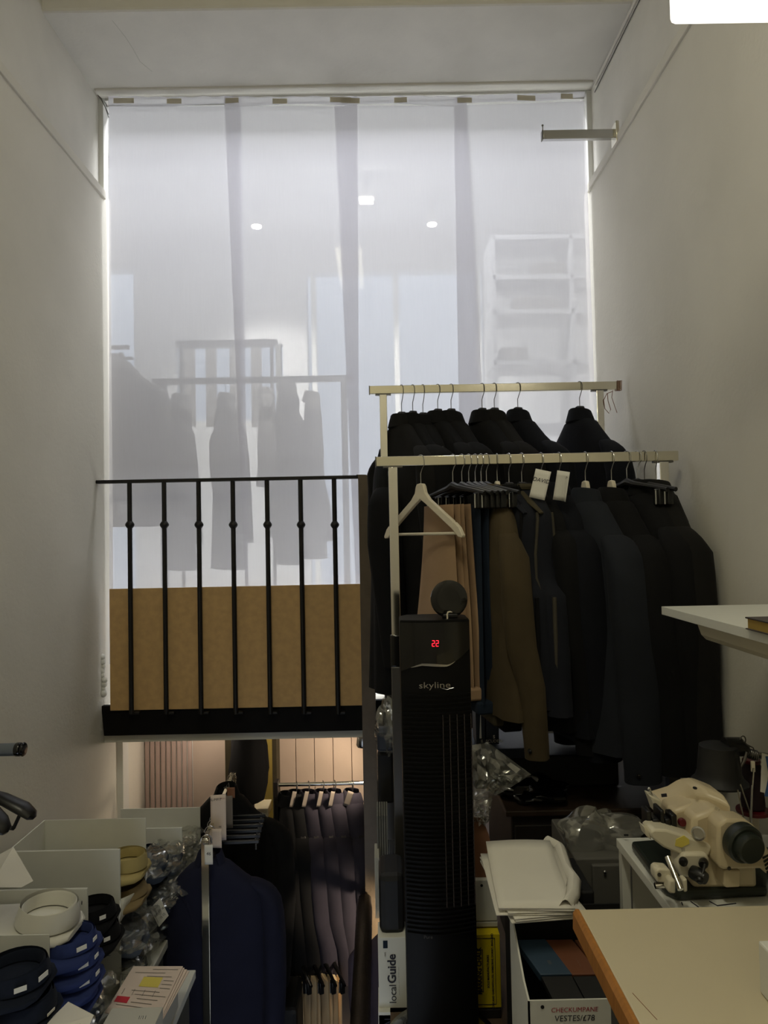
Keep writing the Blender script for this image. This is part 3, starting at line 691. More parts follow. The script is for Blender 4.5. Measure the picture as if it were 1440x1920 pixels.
def waistcoat(label, pos, yaw, m, trim, L=0.70, seed=0, col=None):
    o = thing('waistcoat', label, 'waistcoat', pos, yaw, 'waistcoats on the front rack')
    rnd = random.Random(seed); p1 = rnd.uniform(0, 6)
    tab = [(0.0, 0.050, 0.045), (0.02, 0.075, 0.05), (0.06, 0.125, 0.046), (0.085, 0.152, 0.042), (0.11, 0.155, 0.044), (0.22, 0.150, 0.06), (0.30, 0.165, 0.072), (0.345, 0.205, 0.078), (0.36, 0.215, 0.08), (L, 0.225, 0.085)]
    z0 = -0.115; rings = []
    ts = [0, .02, .04, .06, .085, .11, .16, .22, .27, .30, .325, .345, .36, .45, .54, .63, L]
    for t in ts:
        w, tv = interp(tab, t); amp = max(0, t - .35) * 0.2
        rings.append(sup(w, tv, 28, 2.5, 0, 0, z0 - t, lambda a: 1 + amp * math.sin(4 * a + p1)))
    MB().loft(rings).build('body', m, o, local=True, ang=60)
    for s in (-1, 1):
        for q in (-1, 1):
            pts = [Vector((s * interp(tab, t)[0] * 0.885, q * interp(tab, t)[1] * 0.62, z0 - t)) for t in (.085, .11, .16, .22, .27, .30, .325, .345)]
            MB().tube(pts, 0.006, 6).build('armhole_trim', trim, o, local=True)
        MB().tube([Vector((s * 0.217, -0.02, z0 - t)) for t in (.36, .5, L)], 0.007, 6).build('side_trim', trim, o, local=True)
    pts = [Vector((0.052 * math.cos(a), 0.05 * math.sin(a), z0 + 0.006 - 0.03 * max(0, math.sin(a)))) for a in [2 * PI * k / 16 for k in range(17)]]
    MB().tube(pts, 0.012, 8).build('neck_band', col or trim, o, local=True)
    for s in (-1, 1):
        MB().tube([Vector((s * 0.05, -0.035, z0 - 0.012)), Vector((s * 0.10, -0.03, z0 - 0.05)), Vector((s * 0.152, -0.02, z0 - 0.088))], [0.010, 0.014, 0.008], 8, flat=0.5).build('shoulder_panel', col or m, o, local=True)
    return o
waistcoat('navy waistcoat with pale size tab next to the brown jacket', at2(955, -0.01), math.radians(-75), 'vest_navy', 'wool_black', L=0.72, seed=2)
waistcoat('dark waistcoat with grey edged armhole and olive shoulder', at2(981, -0.01), math.radians(-73), 'vest_navy', 'vest_trim', L=0.74, seed=3, col='olive_dark')

front = [(1013, -72, 'wool_black', 'dark', 'wool_black', 0.80, 0.70, 'black jacket under the paper tag reading DAVID'),
         (1047, -77, 'wool_navy_black', 'dark', None, 0.82, 0.72, 'navy black jacket under the curled white paper tag'),
         (1096, -74, 'wool_navy', 'cream', None, 0.84, 0.74, 'navy wool jacket on the first cream hanger right of the tags'),
         (1145, -76, 'wool_black', 'cream', None, 0.84, 0.72, 'black jacket on the rightmost cream wooden hanger'),
         (1207, -84, 'wool_black', 'black', None, 0.86, 0.74, 'black jacket behind the clear plastic clips on front rack'),
         (1228, -88, 'wool_charcoal', 'dark', None, 0.86, 0.76, 'charcoal jacket at the right end of the front rack by wall')]
for k, (px, yw, m, hk, tr, L, sl, lb) in enumerate(front):
    hanger({'cream': 'cream wooden hanger in the ', 'dark': 'dark hanger in the ', 'black': 'black plastic hanger in the '}[hk] + ['jacket tagged DAVID', 'jacket with the curled tag', 'navy wool jacket of the front rack', 'black jacket beside the navy wool one', 'black jacket near rack end', 'charcoal jacket at rack end'][k],
           at2(px), math.radians(yw), hk, GH, neck=-0.10, metal='steel' if k != 4 else 'steel_dark', sc=(0.56, 1.25) if k < 2 else (0.78, 1.3))
    jacket('jacket', lb, at2(px, -0.02) + Vector((0, 0.05 if k < 2 else 0, 0)), math.radians(yw), m, L=L, hw=0.185 if k < 2 else 0.215, sl=sl, group='jackets on the front rack', seed=60 + k, slope=0.15, neck=-0.115 if hk != 'cream' else -0.14, buttons=1 if k == 2 else 0, sw=1.12 if k == 2 else 1.0)
for k, (px, yw) in enumerate([(1174, -62), (1194, -66)]):
    clip_hanger(('left' if k == 0 else 'right') + ' of two black clip hangers beside the rack end upright', at2(px), math.radians(yw), 'black clip hangers at the right end of the front rack')
paper_tag('white paper tag with handwritten DAVID on the front rack', P(1018, 886, RY2 - 0.12), 0.052, 0.098, math.radians(-14), lines=[('DAVID', 0.019, 0.0, 0.36, 'ink', 0.2)], roll=0.25)
paper_tag('curled blank-sided white paper tag right of the DAVID tag', P(1056, 888, RY2 - 0.12), 0.048, 0.10, math.radians(-44), roll=0.2, curl=0.016, lines=[('M', 0.012, 0.3, 0.2, 'ink_grey', 0.2)])
# string tied round the right end of the rear rail
_c = MB(); px0 = P(1155, 720, RY1)
for k in range(4):
    x = px0.x + 0.006 * k
    _c.tube([(x, RY1 - 0.014, zr1 - 0.04), (x + 0.002, RY1 - 0.014, zr1 + 0.002), (x + .002, RY1 + .014, zr1 + .002), (x, RY1 + .014, zr1 - .038), (x, RY1 - .014, zr1 - .04)], 0.0016, 5)
_c.tube([P(1148, 734, RY1 - .02), P(1138, 738, RY1 - .02), P(1132, 750, RY1 - .02), P(1134, 766, RY1 - .02), P(1142, 775, RY1 - .02), P(1145, 768, RY1 - .02), P(1140, 752, RY1 - .02), P(1139, 738, RY1 - .02)], 0.0016, 5)
_c.tube([P(1149, 732, RY1 - .02), P(1147, 745, RY1 - .02), P(1152, 760, RY1 - .02), P(1157, 774, RY1 - .02)], 0.0014, 5)
tag(_c.build('string', 'brown_card'), 'brown string knotted on the wall end of the rear rack', 'string')

# wall bracket arm
o = thing('wall_bracket', 'short steel hanging arm fixed to the right wall ledge', 'bracket', P(1160, 265, 3.09))
YK = 3.09; a_, b_ = P(1017, 254, YK), P(1158, 253, YK); zk = (a_.z + b_.z) / 2
MB().box((a_.x, YK - 0.012, zk - 0.02), (XR - 0.012, YK + 0.012, zk + 0.02)).build('arm', 'steel', o, bevel=0.003)
MB().box((XR - 0.014, YK - 0.035, zk - 0.045), (XR + 0.0, YK + 0.035, zk + 0.045)).build('wall_plate', 'chrome_worn', o, bevel=0.003)
MB().cyl((a_.x + 0.003, YK, zk), (a_.x + 0.002, YK, zk + 0.047), 0.0022, 8).sphere((a_.x + 0.002, YK, zk + 0.047), 0.005, 8, 6).build('stop_pin', 'steel_dark', o)
MB().box((a_.x - 0.004, YK - 0.013, zk - 0.021), (a_.x, YK + 0.013, zk + 0.021)).build('end_cap', 'steel_dark', o, bevel=0.001)

# ------------------------------------------------------------------ tower heater
YH = 1.95
hx = P(823, 1500, YH).x; hz = P(823, 1163, YH).z; hwid = 0.096
ht = thing('tower_heater', 'tall black tower heater with red digits and ribbed front', 'heater', (hx, YH + 0.09, 0))
def hring(z, w, d0, d1, n=10):
    pts = []
    for k in range(n + 1):
        u = -1 + 2 * k / n
        pts.append(Vector((hx + u * w, YH + 0.018 * u * u * d0, z)))
    return pts + [Vector((hx + w, YH + d1 * 0.75, z)), Vector((hx + w * 0.75, YH + d1, z)), Vector((hx - w * 0.75, YH + d1, z)), Vector((hx - w, YH + d1 * 0.75, z))]
MB().loft([hring(0.055, hwid * 0.9, 1, 0.15), hring(0.08, hwid, 1, 0.16), hring(hz - 0.004, hwid, 1, 0.16), hring(hz, hwid * 0.985, 1, 0.155)]).build('body', 'heater_body', ht, ang=30)
MB().lathe([(0.165, 0), (0.17, 0.008), (0.16, 0.028), (0.11, 0.05), (0.07, 0.06)], (hx, YH + 0.09, 0), 36).build('base', 'black_gloss', ht)
yf = lambda x: YH + 0.018 * ((x - hx) / hwid) ** 2
def hfront(px, py): return P(px, py, YH)
def wavez(u):   # lower edge of the glossy display panel, u in -1..1
    py = 1247 - 3 * math.sin((u + 1) * 2.4) + (-32 if u > 0.3 else 0) * max(0, (u - 0.3) / 0.7) ** 1.4 + (12 if u < -0.4 else 0) * ((-0.4 - u) / 0.6)
    return hfront(823, py).z
pn = MB(); n = 24; fr, bk = [], []
us = [-0.985 + 1.97 * k / n for k in range(n + 1)]
top = [Vector((hx + u * hwid, yf(hx + u * hwid) - 0.0035, hz - 0.006)) for u in us]; bot = [Vector((hx + u * hwid, yf(hx + u * hwid) - 0.0035, wavez(u))) for u in us]
pn.loft([top, bot, [p + Vector((0, 0.004, 0)) for p in bot]], cap=False, closed=False)
pn.build('display_panel', 'black_gloss', ht, ang=30)
sw_ = MB()
ua = [-0.72 + 1.28 * k / 20 for k in range(21)]
t_ = [Vector((hx + u * hwid, yf(hx + u * hwid) - 0.0055, wavez(u) + 0.001)) for u in ua]
b_ = [p - Vector((0, 0, 0.0005 + 0.0065 * math.sin(PI * (k / 20)) ** 0.7)) for k, p in enumerate(t_)]
sw_.loft([t_, b_, [p + Vector((0, 0.004, 0)) for p in b_]], cap=False, closed=False)
sw_.build('silver_swoosh', 'steel', ht, ang=30)
# seven-segment digits 2 2
dg = hfront(816, 1206)
for q in (-1, 1):
    s = MB(); cx = dg.x + q * 0.0053; h2 = 0.0075; w2 = 0.0033
    y = YH - 0.0045
    for (x0, z0, x1, z1) in [(-1, 1, 1, 1), (1, 0, 1, 1), (-1, 0, 1, 0), (-1, -1, -1, 0), (-1, -1, 1, -1)]:
        c = Vector((cx + (x0 + x1) / 2 * w2, y, dg.z + (z0 + z1) / 2 * h2))
        s.obox(c, ((0.0032 if x0 != x1 else 0.0009), 0, 0), (0, 0.0004, 0), (0, 0, (0.0009 if x0 != x1 else 0.0034)))
    s.build('red_digit', 'red_led', ht, smooth=False)
text('skyline', 0.024, 'steel', hfront(815, 1285) + Vector((0, -0.001, 0)), X, Z, ht, 'brand_lettering', sx=1.35)
MB().tube([hfront(826, 1290) + Vector((0, -.0005, 0)), hfront(838, 1293) + Vector((0, -.0005, 0)), hfront(851, 1289) + Vector((0, -.0005, 0))], [0.0003, 0.001, 0.0003], 5).build('logo_stroke', 'steel', ht)
text('Pure', 0.013, 'steel_dark', hfront(803, 1757) + Vector((0, -0.001, 0)), X, Z, ht, 'small_lettering')
# ribs of the lower front: real slats
zt0, zt1 = hfront(823, 1303).z, hfront(823, 1752).z
NS = 54
me_slat = None
for k in range(NS):
    z = zt0 + (zt1 - zt0) * k / (NS - 1)
    if me_slat is None:
        r0, r1, r2, r3 = [], [], [], []
        for i in range(9):
            u = -0.97 + 1.94 * i / 8; x = u * hwid; y = 0.018 * u * u
            r0.append(Vector((x, y - 0.0005, -0.0022))); r1.append(Vector((x, y - 0.005, -0.0012))); r2.append(Vector((x, y - 0.005, 0.0012))); r3.append(Vector((x, y - 0.0005, 0.0022)))
        me_slat = MB().loft([r0, r1, r2, r3], cap=False, closed=False).mesh('slat')
        me_slat.materials.append(MATS['heater_body'])
    s = bpy.data.objects.new('slat', me_slat); COL.objects.link(s); s.parent = ht
    s.location = MW[ht].inverted() @ Vector((hx, YH, z)); MW[s] = MW[ht]
# open outlet: vertical fins behind the ribs on the right half
for px in (830, 843, 857, 871, 884):
    p0, p1 = hfront(px, 1340), hfront(px, 1700)
    MB().box((p0.x - 0.001, yf(p0.x) - 0.0062, p1.z), (p0.x + 0.001, yf(p0.x) - 0.001, p0.z)).build('grille_fin', 'leather_book', ht, smooth=False)

# round black mirror with a small cream hook on the heater top
c = P(842, 1125, YH + 0.06)
mr = thing('round_mirror', 'round black disc standing on top of the tower heater', 'mirror', (c.x, YH + 0.06, hz))
c.z = hz + 0.052
MB().lathe([(0.049, -0.006), (0.053, -0.003), (0.053, 0.002), (0.048, 0.004), (0.03, 0.003), (0.001, 0.0025)], c, 36, Vector((0.12, -1, 0.05))).build('disc', 'black_gloss', mr)
MB().box((c.x - 0.02, YH + 0.04, hz), (c.x + 0.022, YH + 0.085, hz + 0.012)).build('foot', 'black_plastic', mr, bevel=0.003)
MB().tube([P(839, 1161, YH + .03), P(838.5, 1152, YH + .03), P(840, 1148, YH + .03), P(844, 1147, YH + .03), P(848, 1148, YH + .03)], [.0022, .0024, .0024, .0022, .001], 7).build('hook', 'cream_wood', mr)

# ------------------------------------------------------------------ things on the floor around the heater
def cuboid(name, label, cat, m, a, b, group=None, bevel=0.003):
    return tag(MB().box(a, b).build(name, m, smooth=False, bevel=bevel), label, cat, group)
def carton(name, label, cat, m, px0, px1, py0, py1, Y, D, group=None, bevel=0.002):
    a, b = P(px0, py1, Y), P(px1, py0, Y)
    o = thing(name, label, cat, ((a.x + b.x) / 2, Y + D / 2, a.z), 0, group)
    MB().box((a.x, Y, a.z), (b.x, Y + D, b.z)).build('body', m, o, smooth=False, bevel=bevel)
    return o, a, b
# local guide box, left of the heater
o, a, b = carton('printed_box', 'white box printed localGuide beside the heater foot', 'box', 'card', 711, 762, 1757, 1899, 2.22, 0.09)
xm = lambda f, a=a, b=b: a.x + (b.x - a.x) * f
for s, (body, f, zf, sz, bd, mk) in enumerate([('local', 0.50, 0.25, 0.031, 0.0, 'ink'), ('Guide', 0.48, 0.585, 0.036, 0.0009, 'ink'), ('------- ---- ------ --- --- -----', 0.70, 0.42, 0.008, 0, 'ink_grey'), ('net', 0.24, 0.78, 0.010, 0, 'ink_grey')]):
    text(body, sz, mk, (xm(f), 2.2185, a.z + (b.z - a.z) * zf), Z, -X, o, 'print', bold=bd)
MB().box((xm(.18), 2.2188, a.z + (b.z - a.z) * .86), (xm(.34), 2.2198, a.z + (b.z - a.z) * .96)).build('logo_block', 'blue_cloth', o, smooth=False)
o, a, b = carton('printed_box', 'lower printed box under the localGuide box', 'box', 'card', 711, 775, 1901, 1990, 2.2, 0.12)
MB().box((a.x, 2.2, 0), (b.x, 2.32, a.z)).build('lower_body', 'card', o, smooth=False)
text('AL', 0.03, 'ink', (a.x + 0.03, 2.199, b.z - 0.02), Z, -X, o, 'print')
cuboid('black_bag', 'soft black bag above the localGuide box', 'bag', 'black_matte', P(712, 1756, 2.24), P(757, 1640, 2.24) + Vector((0, 0.16, 0)), bevel=0.02)
# grey folders hanging next to the post
for k, (p0, p1, q0, q1, m, lb) in enumerate([(709, 727, 1516, 1712, 'grey_felt', 'grey felt wallet folder hanging right of the corner post'), (704, 711, 1600, 1722, 'card_edge', 'thin pale folder squeezed beside the grey wallet folder'), (730, 744, 1590, 1745, 'black_matte', 'black folder hanging between grey wallet and the heater')]):
    a, b = P(p0, q1, 2.7 - 0.05 * k), P(p1, q0, 2.7 - 0.05 * k)
    w = b.x - a.x; yk = a.y
    f = MB(); nn = 5
    for i in range(nn):
        u = a.x + w * (i + 0.5) / nn
        f.prism([(0, 0), (0.14, 0.0), (0.14, (b.z - a.z) * 0.9), (0.07, b.z - a.z), (0, (b.z - a.z) * 0.93)], (u, yk, a.z), Yv, Z, X, w / nn * 0.7)
    tag(f.build('folder', m, smooth=False), lb, 'folder', 'folders hung beside the heater')
# clear plastic over a grey bundle, near the post
def crumple(name, label, cat, m, c, sx, sz, sy, seed, nu=22, nv=22, solid=0):
    rnd = random.Random(seed); ph = [rnd.uniform(0, 6.3) for _ in range(12)]
    def fn(u, v):
        a = 2 * PI * u; t = PI * v
        d = 1 + 0.16 * math.sin(3 * a + ph[0] + 4 * v) + 0.12 * math.sin(5 * a + ph[1] - 7 * v) + 0.09 * math.sin(11 * v + ph[2] + 2 * a) + 0.06 * math.sin(9 * a + ph[3] + 9 * v)
        return Vector((c[0] + sx * d * math.sin(t) * math.cos(a), c[1] + sy * d * math.sin(t) * math.sin(a), c[2] + sz * d * math.cos(t)))
    return tag(MB().grid(fn, nu, nv).build(name, m, ang=25), label, cat)
c = P(722, 1385, 2.85)
cuboid('grey_bundle', 'slate bundle in clear plastic between post and racks', 'bundle', 'slate_box', P(707, 1410, 2.83), P(737, 1375, 2.83) + Vector((0, 0.12, 0)), bevel=0.01)
crumple('plastic_wrap', 'crumpled clear plastic over the slate bundle by the post', 'plastic', 'plastic_film', (c.x + 0.01, 2.88, c.z + 0.04), 0.045, 0.09, 0.07, 3)
cuboid('garment_bag', 'black garment bag hanging between the post and rack uprights', 'bag', 'black_matte', P(709, 1508, 2.9), P(738, 1411, 2.9) + Vector((0, 0.05, 0)), bevel=0.012)

# yellow chalk box with a cream carton on top
YC = 2.16
ch, a, b = carton('chalk_box', 'yellow printed box of marking chalk right of the heater', 'box', 'yellow_box', 872, 937, 1752, 1891, YC, 0.10)
H_ = b.z - a.z; W_ = b.x - a.x
lidm = MB().add([(a.x, YC, b.z), (b.x, YC, b.z), (b.x - 0.008, YC + 0.10, b.z + 0.004), (a.x, YC + 0.10, b.z + 0.004), (a.x, YC, b.z - .002), (b.x, YC, b.z - .002), (b.x - .008, YC + .1, b.z), (a.x, YC + .1, b.z)], [(0, 1, 2, 3), (4, 7, 6, 5), (0, 4, 5, 1), (1, 5, 6, 2), (2, 6, 7, 3), (3, 7, 4, 0)])
lidm.build('lid', 'yellow_box', ch, smooth=False)
def frame(x0, x1, z0, z1, t, par, y):
    f = MB()
    for (p, q) in (((x0, z0), (x1, z0 + t)), ((x0, z1 - t), (x1, z1)), ((x0, z0), (x0 + t, z1)), ((x1 - t, z0), (x1, z1))):
        f.box((p[0], y, p[1]), (q[0], y + 0.0008, q[1]))
    f.build('printed_frame', 'ink', par, smooth=False)
frame(a.x - 0.0 + W_ * 0.02, a.x + W_ * 0.865, a.z + H_ * 0.045, a.z + H_ * 0.955, 0.0018, ch, YC - 0.001)
frame(a.x + W_ * 0.10, a.x + W_ * 0.52, a.z + H_ * 0.22, a.z + H_ * 0.80, 0.0018, ch, YC - 0.001)
text('MARKING CHALK', 0.020, 'ink', (a.x + W_ * 0.42, YC - 0.0012, a.z + H_ * 0.51), Z, -X, ch, 'print', bold=0.0007, sx=0.86)
text('SOLE MANUFACTURERS', 0.009, 'ink', (a.x + W_ * 0.66, YC - 0.0012, a.z + H_ * 0.5), Z, -X, ch, 'print', bold=0.0003)
text('ROWLAND GARDWITH LTD, WIMBORNE, DORSET, ENGLAND', 0.0085, 'ink', (a.x + W_ * 0.785, YC - 0.0012, a.z + H_ * 0.5), Z, -X, ch, 'print', bold=0.0003, sx=0.93)
text('WIMBORNE', 0.012, 'ink', (a.x + W_ * 0.62, YC + 0.045, b.z + 0.0035), X, Yv, ch, 'print')
cc, a2, b2 = carton('cream_carton', 'cream card carton with brown flap stacked on the yellow box', 'box', 'card', 868, 930, 1650, 1728, YC + 0.03, 0.14)
MB().box((a2.x, YC + 0.03, a2.z - 0.018), (b2.x + 0.002, YC + 0.17, a2.z - 0.003)).build('lower_tray', 'card_edge', cc, smooth=False, bevel=0.002)
MB().lathe([(0.004, 0), (0.004, 0.002)], P(903, 1660, YC + 0.03), 12, Vector((0, -1, 0))).build('punched_hole', 'black_matte', cc)
fl = MB().prism([(0, 0), (b2.x - a2.x + 0.006, 0), (b2.x - a2.x + 0.004, 0.03), (b2.x - a2.x - 0.012, 0.12), (b2.x - a2.x - 0.03, 0.17), (0, 0.17)], (a2.x, YC + 0.05, b2.z + 0.0), X, (0, 0.25, 0.97), (0, 0.97, -0.25), 0.004)
fl.build('flap', 'brown_card', cc, smooth=False)

# support block under the yellow box
cuboid('floor_crate', 'dark crate on the floor carrying the yellow chalk box', 'crate', 'dark_cabinet', (P(872, 1893, YC).x, YC - 0.0, 0), (P(940, 1893, YC).x, YC + 0.2, P(872, 1893, YC).z - 0.001))
# low dark cabinet against the right wall under the hanging jackets
zc = P(980, 1500, 2.55).z
cab = thing('low_cabinet', 'low dark cabinet under the hanging jackets', 'cabinet', (0.7, 2.6, 0))
MB().box((0.42, 2.42, 0), (XR - 0.01, 2.95, zc)).build('body', 'dark_cabinet', cab, smooth=False, bevel=0.004)
MB().box((0.40, 2.40, zc), (XR - 0.01, 2.97, zc + 0.02)).build('top', 'brown_top', cab, smooth=False, bevel=0.004)
for k in range(2):
    x0 = 0.43 + k * 0.29; dr = MB().box((x0, 2.405, 0.05), (x0 + 0.28, 2.42, zc - 0.03)).build('door', 'dark_cabinet', cab, smooth=False, bevel=0.003)
    MB().cyl((x0 + 0.14, 2.395, zc - 0.08), (x0 + 0.14, 2.405, zc - 0.08), 0.008).build('knob', 'steel_dark', dr)
# slim dark boxes printed SCUDERI
zb0 = P(915, 1398, 2.62).z
def slim(px0, px1, py0, lb, prt, Y):
    a, b = P(px0, 1396, Y), P(px1, py0, Y)
    o = thing('slim_box', lb, 'box', ((a.x + b.x) / 2, Y + .05, a.z), 0, 'slim dark boxes behind the heater')
    MB().box((a.x, Y, a.z), (b.x, Y + 0.1, b.z)).build('body', 'slate_box', o, smooth=False, bevel=0.002)
    if prt: text(prt, 0.0155, 'tag_paper', ((a.x + b.x) / 2 + 0.004, Y - 0.001, a.z + 0.012), X, Z, o, 'print')
    if prt and len(prt) > 4: text('S', 0.016, 'tag_paper', ((a.x + b.x) / 2 + 0.004, Y - 0.001, a.z + 0.027), X, Z, o, 'print', bold=.0005)
    else: MB().add([(a.x + 0.012, Y - .001, a.z + 0.022), (a.x + 0.02, Y - .001, a.z + 0.022), (a.x + .019, Y - .001, b.z - .01)], [(0, 1, 2)]).build('white_stripe', 'tag_paper', o, smooth=False)
slim(913, 934, 1314, 'slim slate box printed SCUDERI below the olive trousers', 'SCUDERI', 2.62)
slim(893, 908, 1314, 'slim slate box with white stripe left of the SCUDERI box', 'II', 2.62)
cuboid('dark_shelf', 'dark shelf carrying the slim slate boxes', 'shelf', 'slate_box', Vector((P(885, 1398, 2.6).x, 2.58, zb0 - 0.035)), Vector((P(1010, 1398, 2.6).x, 2.85, zb0 - 0.001)))
cuboid('shelf_support', 'black trunk standing under the dark shelf', 'trunk', 'black_matte', Vector((P(888, 1398, 2.6).x, 2.60, zc + 0.021)), Vector((P(1005, 1398, 2.6).x + 0.3, 2.9, zb0 - 0.036)), bevel=0.01)
# clear plastic bag hanging behind the heater (pointed corner) and lower wad
bag = MB(); Yb = 2.3
pts = [(880, 1398), (915, 1392), (996, 1452), (955, 1478), (918, 1498), (880, 1500)]
rnd = random.Random(9)
ctr = P(915, 1450, Yb - 0.03)
front_, back_ = [], []
for px, py in pts:
    front_.append(P(px, py, Yb)); back_.append(P(px, py, Yb + 0.05))
def bagmesh(points, depth, seed, rows=7):
    rnd = random.Random(seed); m = MB(); ctr = sum(points, Vector()) / len(points); n = len(points) * 5
    outl = []
    for i in range(len(points)):
        for k in range(5): outl.append(points[i].lerp(points[(i + 1) % len(points)], k / 5))
    for side in (-1, 1):
        rings = []
        for r in range(rows + 1):
            t = r / rows
            rings.append([ctr.lerp(p, max(t, 0.02)) + Vector((rnd.uniform(-.006, .006) * (t < 1), side * depth * (1 - t * t) + rnd.uniform(-1, 1) * 0.010 * (t < 1), rnd.uniform(-.006, .006) * (t < 1))) for p in outl])
        m.loft(rings, cap=False)
    return m
tag(bagmesh([P(px, py, Yb) for px, py in pts], 0.035, 9).build('plastic_bag', 'plastic_film', ang=20), 'clear plastic bag with pointed corner right of the heater', 'bag')
tag(bagmesh([P(px, py, 2.25) for px, py in [(880, 1500), (922, 1496), (919, 1535), (908, 1548), (880, 1540)]], 0.03, 10).build('plastic_bag', 'plastic_film', ang=20), 'small shiny plastic wad below the pointed plastic bag', 'bag')
# black plastic covered pile with glints
crumple('plastic_wrap', 'shiny black plastic wrap lying on the low cabinet', 'plastic', 'black_gloss', (P(1010, 1520, 2.42).x, 2.52, zc + 0.05), 0.13, 0.035, 0.09, 12, 30, 20)
crumple('plastic_wrap', 'clear plastic wad crumpled on the grey chest', 'plastic', 'plastic_film', (P(1125, 1572, 2.0).x, 2.03, P(1125, 1580, 2.0).z + 0.01), 0.105, 0.06, 0.07, 14, 34, 26)

# grey chest behind the paper stack
a, b = P(1112, 1705, 1.92), P(1160, 1612, 1.92)
gc = thing('grey_chest', 'dark grey drawer chest beside the sewing table', 'chest', ((P(1064, 1612, 1.95).x + b.x + .05) / 2, 2.0, 0))
MB().box((P(1075, 1612, 1.95).x, 1.93, 0), (b.x + 0.06, 2.20, b.z)).build('body', 'grey_chest', gc, smooth=False, bevel=0.004)
MB().box((a.x - 0.0, 1.915, b.z - 0.2), (b.x + 0.055, 1.93, b.z - 0.012)).build('drawer_front', 'grey_chest', gc, smooth=False, bevel=0.003)
MB().sphere(P(1134, 1635, 1.91), 0.005, 8, 6).build('knob', 'steel', gc)

# white sheets stacked on a black box
zp = P(1000, 1725, 1.6).z
bx0, bx1 = P(938, 1725, 1.62).x, P(1090, 1725, 1.62).x
cuboid('black_box', 'black storage box under the stack of white sheets', 'box', 'black_matte', Vector((bx0 + 0.055, 1.72, 0)), Vector((bx1 + 0.06, 1.90, zp - 0.001)), bevel=0.004)
rnd = random.Random(5)
base_ = [P(941, 1712, 1.60), P(1075, 1708, 1.60)]
for k in range(7):
    cx = P(1010, 1710, 1.62).x + rnd.uniform(-0.012, 0.012); rz = rnd.uniform(-0.07, 0.07) + (0.06 if k < 3 else -0.02)
    R_ = Matrix.Rotation(rz, 3, 'Z'); zz = zp + 0.0005 + k * 0.0045
    w, l = 0.084, 0.15
    m = MB().grid(lambda u, v: Vector((cx, 1.745, zz)) + R_ @ Vector(((2 * u - 1) * w, (2 * v - 1) * l, 0.004 * math.sin(3 * u + k) * v + (0.018 * v ** 3 if k == 6 else 0.002 * v * math.sin(5 * u + 2 * k)))), 8, 8)
    tag(m.build('paper_sheet', 'paper', solid=0.003), ['lowest', 'second', 'third', 'fourth', 'fifth', 'sixth', 'topmost'][k] + ' white sheet in the loose stack right of the cream carton', 'paper', 'white sheets in the stack')
# curled translucent sleeve lying over the stack's right edge
sl_ = [P(1040, 1588, 1.92), P(1062, 1600, 1.9), P(1075, 1640, 1.8), P(1090, 1660, 1.72), P(1088, 1690, 1.64), P(1075, 1712, 1.6)]
def sleeve_fn(u, v):
    i = min(int(v * 5), 4); f = v * 5 - i; p = sl_[i].lerp(sl_[i + 1], f)
    return p + Vector((-0.035 * u, 0.0, 0.02 * math.sin(PI * u) + 0.01))
tag(MB().grid(sleeve_fn, 6, 15).build('paper_sleeve', 'paper', solid=0.0006), 'curled white paper sleeve along the right edge of the stack', 'paper')

# open file box with pattern books
YO = 1.5
fa = P(990, 1877, YO); zf_ = fa.z; xa = fa.x; xb = xa + 0.26
ob = thing('file_box', 'open white file box with black inside and handwritten front', 'box', (xa + .13, 1.6, 0))
MB().box((xa, YO, zf_ - 0.22), (xb, YO + 0.004, zf_)).build('front_panel', 'card', ob, smooth=False)
MB().prism([(0, -0.22), (0.2, -0.22), (0.2, 0.09), (0.14, 0.06), (0.05, 0.012), (0, 0)], (xa + 0.002, YO, zf_), Yv, Z, X, 0.004).build('side_panel', 'card', ob, smooth=False)
MB().box((xa + 0.0045, YO + 0.0045, zf_ - 0.22), (xa + 0.006, YO + 0.2, zf_ - 0.002)).build('black_lining', 'black_matte', ob, smooth=False)
MB().box((xa, YO + 0.2, zf_ - 0.22), (xb, YO + 0.204, zf_ + 0.09)).build('back_panel', 'black_matte', ob, smooth=False)
MB().box((xa, YO, 0.0), (xb, YO + 0.204, zf_ - 0.22)).build('lower_box', 'black_matte', ob, smooth=False)
MB().lathe([(0.0038, 0), (0.0038, 0.001)], P(1017, 1888, YO), 12, Vector((0, -1, 0))).build('punched_hole', 'black_matte', ob)
text('CHECKUMPANE', 0.0135, 'ink_red', P(1077, 1893, YO) + Vector((0, -.001, 0)), X, Z, ob, 'handwriting', shear=0.1)
text('VESTES/\u00a378', 0.017, 'ink', P(1077, 1909, YO) + Vector((0, -.001, 0)), X, Z, ob, 'handwriting', shear=0.1)
